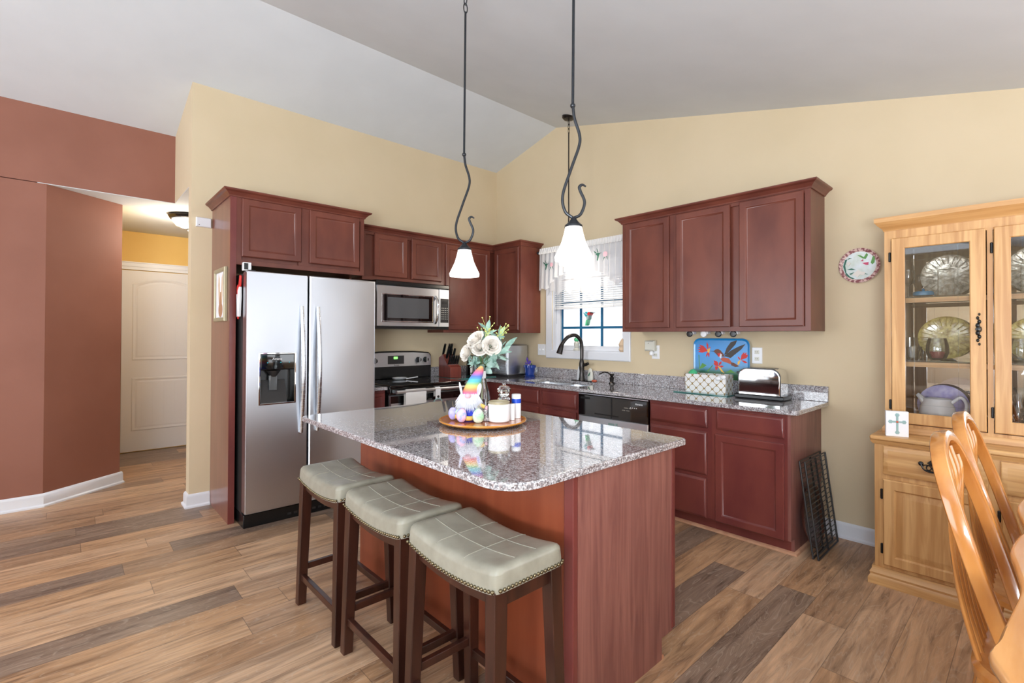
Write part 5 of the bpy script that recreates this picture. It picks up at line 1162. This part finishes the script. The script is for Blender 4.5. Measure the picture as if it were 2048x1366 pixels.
fbox(bm, F, UX0+.03, UX1-.03, .821, .872, -.02, 0); fbox(bm, F, UX0+.03, UX1-.03, 1.925, 1.985, -.02, 0); obj('upper_face_frame', bm, 'oak', t)
for a in (4.393, 4.887): obj('divider', box(B(), (a-.008, UY+.02, .84), (a+.008, -.04, 1.965)), 'oak', t)
obj('crown', sweep(B(), [(-.02, 0), (.004, 0), (.008, .012), (.03, .035), (.036, .045), (.042, .05), (.042, .076), (-.02, .076)], [(UX0, -.03), (UX0, UY), (UX1, UY), (UX1, -.03)], 1.983, 1), 'oakh', t)
obj('base_moulding', sweep(B(), [(-.01, 0), (.012, 0), (.012, .02), (.004, .035), (-.01, .035)], [(UX0, -.03), (UX0, UY), (UX1, UY), (UX1, -.03)], .821, 1), 'oakh', t)
for z in (1.232, 1.596):
    obj('glass_shelf', box(B(), (UX0+.022, UY+.045, z-.004), (UX1-.022, -.04, z+.003)), 'shelfglass', t); obj('shelf_rail', box(B(), (UX0+.022, UY+.03, z-.032), (UX1-.022, UY+.045, z-.006)), 'oakh', t)
def ornate(par, u, v, F):
    bm = B()
    for k in range(9):
        q = (k-4)/4; lathe_f(bm, [(.011*(1-.5*abs(q)), 0), (.008*(1-.5*abs(q)), .006), (.002, .009)], Fr(F(u+.003*(-1)**k, v+q*.078), F.u, F.v, F.n), 8, sv=1.5)
    lathe_f(bm, [(.008, .0), (.006, .01), (.012, .018), (.01, .026), (.002, .028)], Fr(F(u, v), F.u, F.v, F.n), 14); obj('ornate_handle', bm, 'black', par)
for i, (a, b) in enumerate(((3.986, 4.378), (4.408, 4.868), (4.902, 5.294))):
    fw_ = .062; bm = B(); ring_panel(bm, F, a, b, .878, 1.935, fw_, 0, .02, .004); d_ = obj('glass_door', bm, 'oak', t)
    obj('door_glass', fbox(B(), F, a+fw_-.003, b-fw_+.003, .878+fw_-.003, 1.935-fw_+.003, .007, .010), 'glass', d_)
    bm = B()
    for u in (a+fw_+.04, b-fw_-.045): fbox(bm, F, u-.0015, u+.0015, .945, 1.87, .0102, .0108)
    for v in (.99, 1.80): fbox(bm, F, a+fw_, b-fw_, v-.0015, v+.0015, .0102, .0108)
    obj('etched_line', bm, 'tglass', d_)
    for v in (.98, 1.83): hinge(d_, a-.008, v, F)
    ornate(d_, b-.028 if i == 0 else (b-.028 if i == 1 else a+.028), 1.41, Fr(F(0, 0, .02), F.u, F.v, F.n))
# hutch contents
def platter(name, label, x, z0, rx_, rz_, mat, y=-.09):
    t = thing(name, label, 'platter', (x, y, z0)); F = Fr((x, y, z0+rz_+.002), (1, 0, 0), (0, .12, .993), (0, -1, .1))
    obj('dish', lathe_f(B(), [(.5, .0), (.78, .004), (.97, .018), (1, .022), (.97, .024), (.76, .01), (.004, .006)], Fr(F.o, F.u*rx_, F.v*rz_, F.n), 44), mat, t)
    bm = B()
    for k in range(24):
        a = 2*PI*k/24; tube(bm, [F.o+F.u*rx_*q*math.cos(a)+F.v*rz_*q*math.sin(a)+F.n*(.012+.008*q) for q in (.55, .75, .93)], .0022, 5)
    obj('relief_rays', bm, mat, t)
platter('glass_platter', 'clear pressed glass platter standing on the top shelf of the left hutch bay', 4.2, 1.601, .125, .125, 'silverg')
platter('glass_platter', 'clear pressed glass platter standing on the top shelf behind the right door', 4.56, 1.601, .125, .13, 'silverg')
platter('amber_platter', 'amber glass oval platter on the middle shelf of the left hutch bay', 4.19, 1.237, .128, .125, 'amber')
platter('amber_platter', 'amber glass platter on the middle shelf behind the right door', 4.56, 1.237, .13, .12, 'amber')
t = thing('covered_dish', 'small turquoise glass covered dish on the top hutch shelf', 'dish', (4.13, -.26, 1.599))
obj('dish', lathe(B(), [(.03, 0), (.05, .008), (.05, .022), (.045, .03), (.01, .034)], (4.11, -.27, 1.601), 28), 'blueg', t); obj('knob', lathe(B(), [(.006, .033), (.009, .04), (.003, .048)], (4.11, -.27, 1.601), 12), 'blueg', t)
t = thing('glass_block', 'clear etched glass block standing on the top hutch shelf', 'ornament', (4.21, -.24, 1.6)); obj('block', box(B(), (4.17, -.25, 1.601), (4.24, -.225, 1.755)), 'tglass', t, bev=.004)
t = thing('goblet', 'clear stemmed goblet at the left of the top hutch shelf', 'glass', (4.02, -.2, 1.6)); obj('goblet_body', lathe(B(), [(.03, 0), (.028, .004), (.004, .008), (.004, .07), (.02, .085), (.032, .12), (.03, .17)], (4.035, -.22, 1.601), 24, True, False), 'tglass', t)
t = thing('stemless_wine_glass', 'stemless glass filled with red wine on the middle hutch shelf', 'glass', (4.18, -.27, 1.237))
c = (4.17, -.27, 1.2365); obj('glass', lathe(B(), [(.02, 0), (.04, .012), (.052, .045), (.05, .085), (.04, .125), (.039, .125), (.048, .085), (.050, .045), (.038, .013), (.004, .004)], c, 32, True, True), 'tglass', t); obj('wine', lathe(B(), [(.004, .004), (.037, .014), (.0485, .044), (.049, .05), (.004, .05)], c, 32), 'wine', t)
t = thing('cut_glass_tumbler', 'cut glass tumbler left of the wine glass in the hutch', 'glass', (4.05, -.27, 1.237)); c = (4.062, -.28, 1.2365)
obj('tumbler', lathe(B(), [(.024, 0), (.032, .01), (.043, .06), (.042, .075), (.039, .075), (.03, .012), (.004, .01)], c, 12, True, True), 'tglass', t, sharp=10)
t = thing('drinking_glass', 'tall plain glass behind the cut glass tumbler', 'glass', (4.02, -.15, 1.237)); obj('glass', lathe(B(), [(.022, 0), (.026, .13), (.024, .13), (.02, .01), (.004, .008)], (4.035, -.19, 1.2365), 24), 'tglass', t)
t = thing('white_pitcher', 'white embossed ceramic pitcher at the bottom of the left hutch bay', 'pitcher', (4.18, -.23, .842))
c = (4.165, -.24, .8415); obj('pitcher_body', lathe(B(), [(.045, 0), (.05, .01), (.066, .05), (.072, .09), (.066, .13), (.054, .16), (.056, .175), (.05, .172), (.048, .158), (.06, .13), (.004, .03)], c, 32, sx=1.15), 'white', t)
obj('spout', tube(B(), smooth([(4.11, -.24, .99), (4.09, -.24, 1.02), (4.075, -.24, 1.035)], 4), lambda s: .018-.008*s, 10), 'white', t); obj('handle', tube(B(), smooth([(4.225, -.24, .995), (4.265, -.24, 1.03), (4.29, -.24, .99), (4.275, -.24, .92), (4.235, -.24, .89)], 5), .009, 10), 'white', t)
t = thing('striped_plate', 'pastel striped plate standing behind the white pitcher', 'plate', (4.17, -.1, .842)); F = Fr((4.175, -.09, .965), (1, 0, 0), (0, .12, .993), (0, -1, .1))
for r0, r1, mt in ((.004, .07, 'lav'), (.07, .088, 'pink'), (.088, .102, 'aqua'), (.102, .118, 'lav')): obj('band', lathe_f(B(), [(r1, .004+r1*.12), (r0, .004+r0*.12)], F, 40, r1 > .11, r0 < .01), mt, t)
t = thing('glass_vase', 'tall wavy clear glass vase at the bottom behind the right hutch door', 'vase', (4.5, -.24, .842)); obj('vase_body', lathe(B(), [(.035, 0), (.03, .02), (.012, .05), (.02, .09), (.03, .14), (.022, .19), (.036, .23), (.034, .23), (.02, .19), (.028, .14), (.004, .09)], (4.49, -.26, .8415), 24), 'tglass', t)
t = thing('stemless_wine_glass', 'stemless wine glass on the middle shelf behind the right hutch door', 'glass', (4.52, -.27, 1.237)); obj('glass', lathe(B(), [(.02, 0), (.04, .012), (.052, .045), (.05, .085), (.04, .125), (.039, .125), (.048, .085), (.050, .045), (.038, .013), (.004, .004)], (4.50, -.27, 1.2365), 32), 'tglass', t)
t = thing('glass_block', 'clear etched glass block on the top shelf behind the right hutch door', 'ornament', (4.53, -.24, 1.6)); obj('block', box(B(), (4.50, -.25, 1.601), (4.57, -.225, 1.755)), 'tglass', t, bev=.004)
t = thing('cross_plaque', 'white block plaque with a grey cross standing on the hutch ledge', 'plaque', (4.03, -.54, .82))
F = Fr((3.985, -.565, .8205), (.94, .34, 0), (0, 0, 1), (.34, -.94, 0))
obj('block', fbox(B(), F, 0, .10, 0, .138, -.028, 0), 'paper', t, bev=.001)
bm = B(); fbox(bm, F, .045, .055, .02, .118, 0, .001); fbox(bm, F, .02, .08, .075, .085, 0, .001)
for u, v in ((.05, .118), (.05, .022), (.02, .08), (.08, .08)): lathe_f(bm, [(.011, 0), (.003, .0015)], Fr(F(u, v), F.u, F.v, F.n), 6)
obj('cross', bm, 'mat', t); obj('cross_centre', lathe_f(B(), [(.006, .001), (.003, .002)], Fr(F(.05, .08), F.u, F.v, F.n), 10), 'rust', t)
# ------------------------------------------------------------------ dining chairs and table
def make_chair(label):
    """back faces -x, seat towards +x; origin under the bow centre"""
    t = thing('dining_chair', label, 'chair', (0, 0, 0), 'oak dining chairs at the table')
    xb = lambda z: .0+.30*(1.05-z)
    W_ = .235; pts = []
    for y, z in ((-.19, .415), (-.225, .56), (-.24, .70), (-.235, .82), (-.20, .94), (-.13, 1.015), (0, 1.045), (.13, 1.015), (.20, .94), (.235, .82), (.24, .70), (.225, .56), (.19, .415)): pts.append(V((xb(z), y, z)))
    bow = smooth(pts, 7)
    # rectangular section bow
    bm = B(); n = len(bow); rings = []; nn = V((.958, 0, .287))
    for i in range(n):
        tt = (bow[min(i+1, n-1)]-bow[max(i-1, 0)]).normalized(); s = tt.cross(nn).normalized()
        c = []
        for k in range(12):
            a = 2*PI*k/12; ca, sa = math.cos(a), math.sin(a); c.append(bow[i]+nn*(math.copysign(abs(ca)**.35, ca)*.020)+s*(math.copysign(abs(sa)**.35, sa)*.018))
        rings.append(c)
    loops(bm, rings); obj('bow', bm, 'chairoak', t, sharp=60)
    for k in range(5):
        f_ = (k-2)/2; yt = f_*.15; yb = f_*.11; zt = 1.02-.05*f_*f_
        pts = [V((xb(zt), yt, zt)), V((xb(.92)-.004, yt*.97, .92)), V((xb(.80)-.038, yt*.96, .80)), V((xb(.66)-.07, (yt+yb)/2, .66)), V((xb(.54)-.088, yb, .54)), V((xb(.415)-.095, yb, .415))]
        P = smooth(pts, 5); m_ = len(P); bm = B(); rings = []
        for i, p in enumerate(P):
            q = i/(m_-1); wd = .010+.028*math.exp(-((q-.42)/.14)**2); th_ = .008-.0025*math.exp(-((q-.42)/.14)**2)
            rings.append([p+V((.958, 0, .287))*th_*math.cos(a)+V((0, 1, 0))*wd*math.sin(a) for a in [2*PI*j/10 for j in range(10)]])
        loops(bm, rings); obj('arrow_spindle', bm, 'chairoak', t)
    R = []
    for i, z in ((.02, .385), (.0, .393), (0, .413), (.012, .423), (.05, .417)): R.append([V((x, y, z)) for x, y in rrect(.075+i, -.225+i, .58-i, .225-i, [.13, .1, .1, .13], 6)])
    obj('seat', loops(B(), R), 'chairoak', t)
    for sx, (x0, x1) in enumerate(((.12, .05), (.51, .56))):
        for s in (-1, 1):
            a_, b_ = V((x0, s*.16, .39)), V((x1, s*.215, 0)); obj('leg', tube(B(), [a_+(b_-a_)*q/14 for q in range(15)], lambda q: .014+.008*math.sin(q*PI)**2+(.004 if .3 < q < .36 or .6 < q < .66 else 0), 14), 'chairoak', t)
    for s in (-1, 1): obj('stretcher', tube(B(), [(.083, s*.19, .19), (.33, s*.193, .19), (.538, s*.195, .19)], lambda q: .009+.006*math.sin(q*PI), 10), 'chairoak', t)
    obj('stretcher', tube(B(), [(.33, -.19, .19), (.33, 0, .19), (.33, .19, .19)], lambda q: .009+.006*math.sin(q*PI), 10), 'chairoak', t)
    return t
c1 = make_chair('honey oak bow back dining chair nearest the camera at the table edge'); c1.location = (4.352, -1.83, 0)
dup(c1, (4.345, -1.22, 0), 'honey oak bow back dining chair behind the nearer one, closer to the hutch')
t = thing('dining_table', 'glossy golden oak table with scalloped edge at the right', 'table', (5.05, -1.8, 0))
x0, x1, y0, y1 = 4.53, 5.62, -2.8, -.95
near = [(4.72, -2.80), (4.60, -2.76), (4.545, -2.71), (4.52, -2.655), (4.505, -2.60), (4.514, -2.54), (4.519, -2.47), (4.53, -2.35), (4.539, -2.2), (4.526, -2.05), (4.512, -1.92), (4.522, -1.78), (4.536, -1.66), (4.52, -1.5), (4.512, -1.38), (4.53, -1.2), (4.56, -1.05), (4.68, -.96)]
loop_ = near+[(10.15-x, y) for x, y in near[::-1]]
outl = smooth([V((x, y, 0)) for x, y in loop_]+[V((loop_[0][0], loop_[0][1], 0))], 4)[:-1]
outl = [V((p.x, p.y)) for p in outl]
R = []
cxy = V(((x0+x1)/2, (y0+y1)/2))
for i, z in ((.012, .728), (0, .735), (-.002, .745), (.0, .754), (.008, .76)):
    R.append([V((p.x+(cxy-p).normalized().x*i, p.y+(cxy-p).normalized().y*i, z)) for p in outl])
obj('table_top', loops(B(), R), 'tableoak', t, sharp=50)
obj('apron', box(B(), (x0+.2, y0+.2, .65), (x1-.2, y1-.2, .728)), 'tableoak', t); obj('pedestal', lathe(B(), [(.12, .12), (.14, .16), (.08, .25), (.06, .35), (.09, .45), (.07, .55), (.1, .65)], (5.07, -1.8, 0), 28), 'tableoak', t)
for k in range(4):
    a = PI/4+k*PI/2; obj('foot', tube(B(), smooth([(5.07, -1.8, .18), (5.07+.2*math.cos(a), -1.8+.2*math.sin(a), .12), (5.07+.42*math.cos(a), -1.8+.42*math.sin(a), .03)], 5), lambda q: .05-.025*q, 12), 'tableoak', t)

# ------------------------------------------------------------------ sofa seen in the hutch mirror
t = thing('sofa', 'cream tufted sofa reflected in the hutch mirror', 'sofa', (3.6, -7.1, 0))
obj('base', box(B(), (2.6, -7.6, .12), (4.7, -6.7, .42)), 'sofa', t, bev=.04, seg=4)
obj('back', box(B(), (2.6, -7.7, .3), (4.7, -7.45, .98)), 'sofa', t, bev=.08, seg=4)
for k in range(3): obj('cushion', box(B(), (2.78+k*.585, -7.45, .42), (3.35+k*.585, -6.68, .56)), 'sofa', t, bev=.05, seg=4)
for x in (2.6, 4.54): obj('arm', box(B(), (x, -7.6, .12), (x+.17, -6.68, .68)), 'sofa', t, bev=.06, seg=4)
for x in (2.66, 4.64):
    for y in (-7.5, -6.78): obj('leg', bar(B(), (x, y, 0), (x, y, .12), .05, .05), 'stoolwood', t)
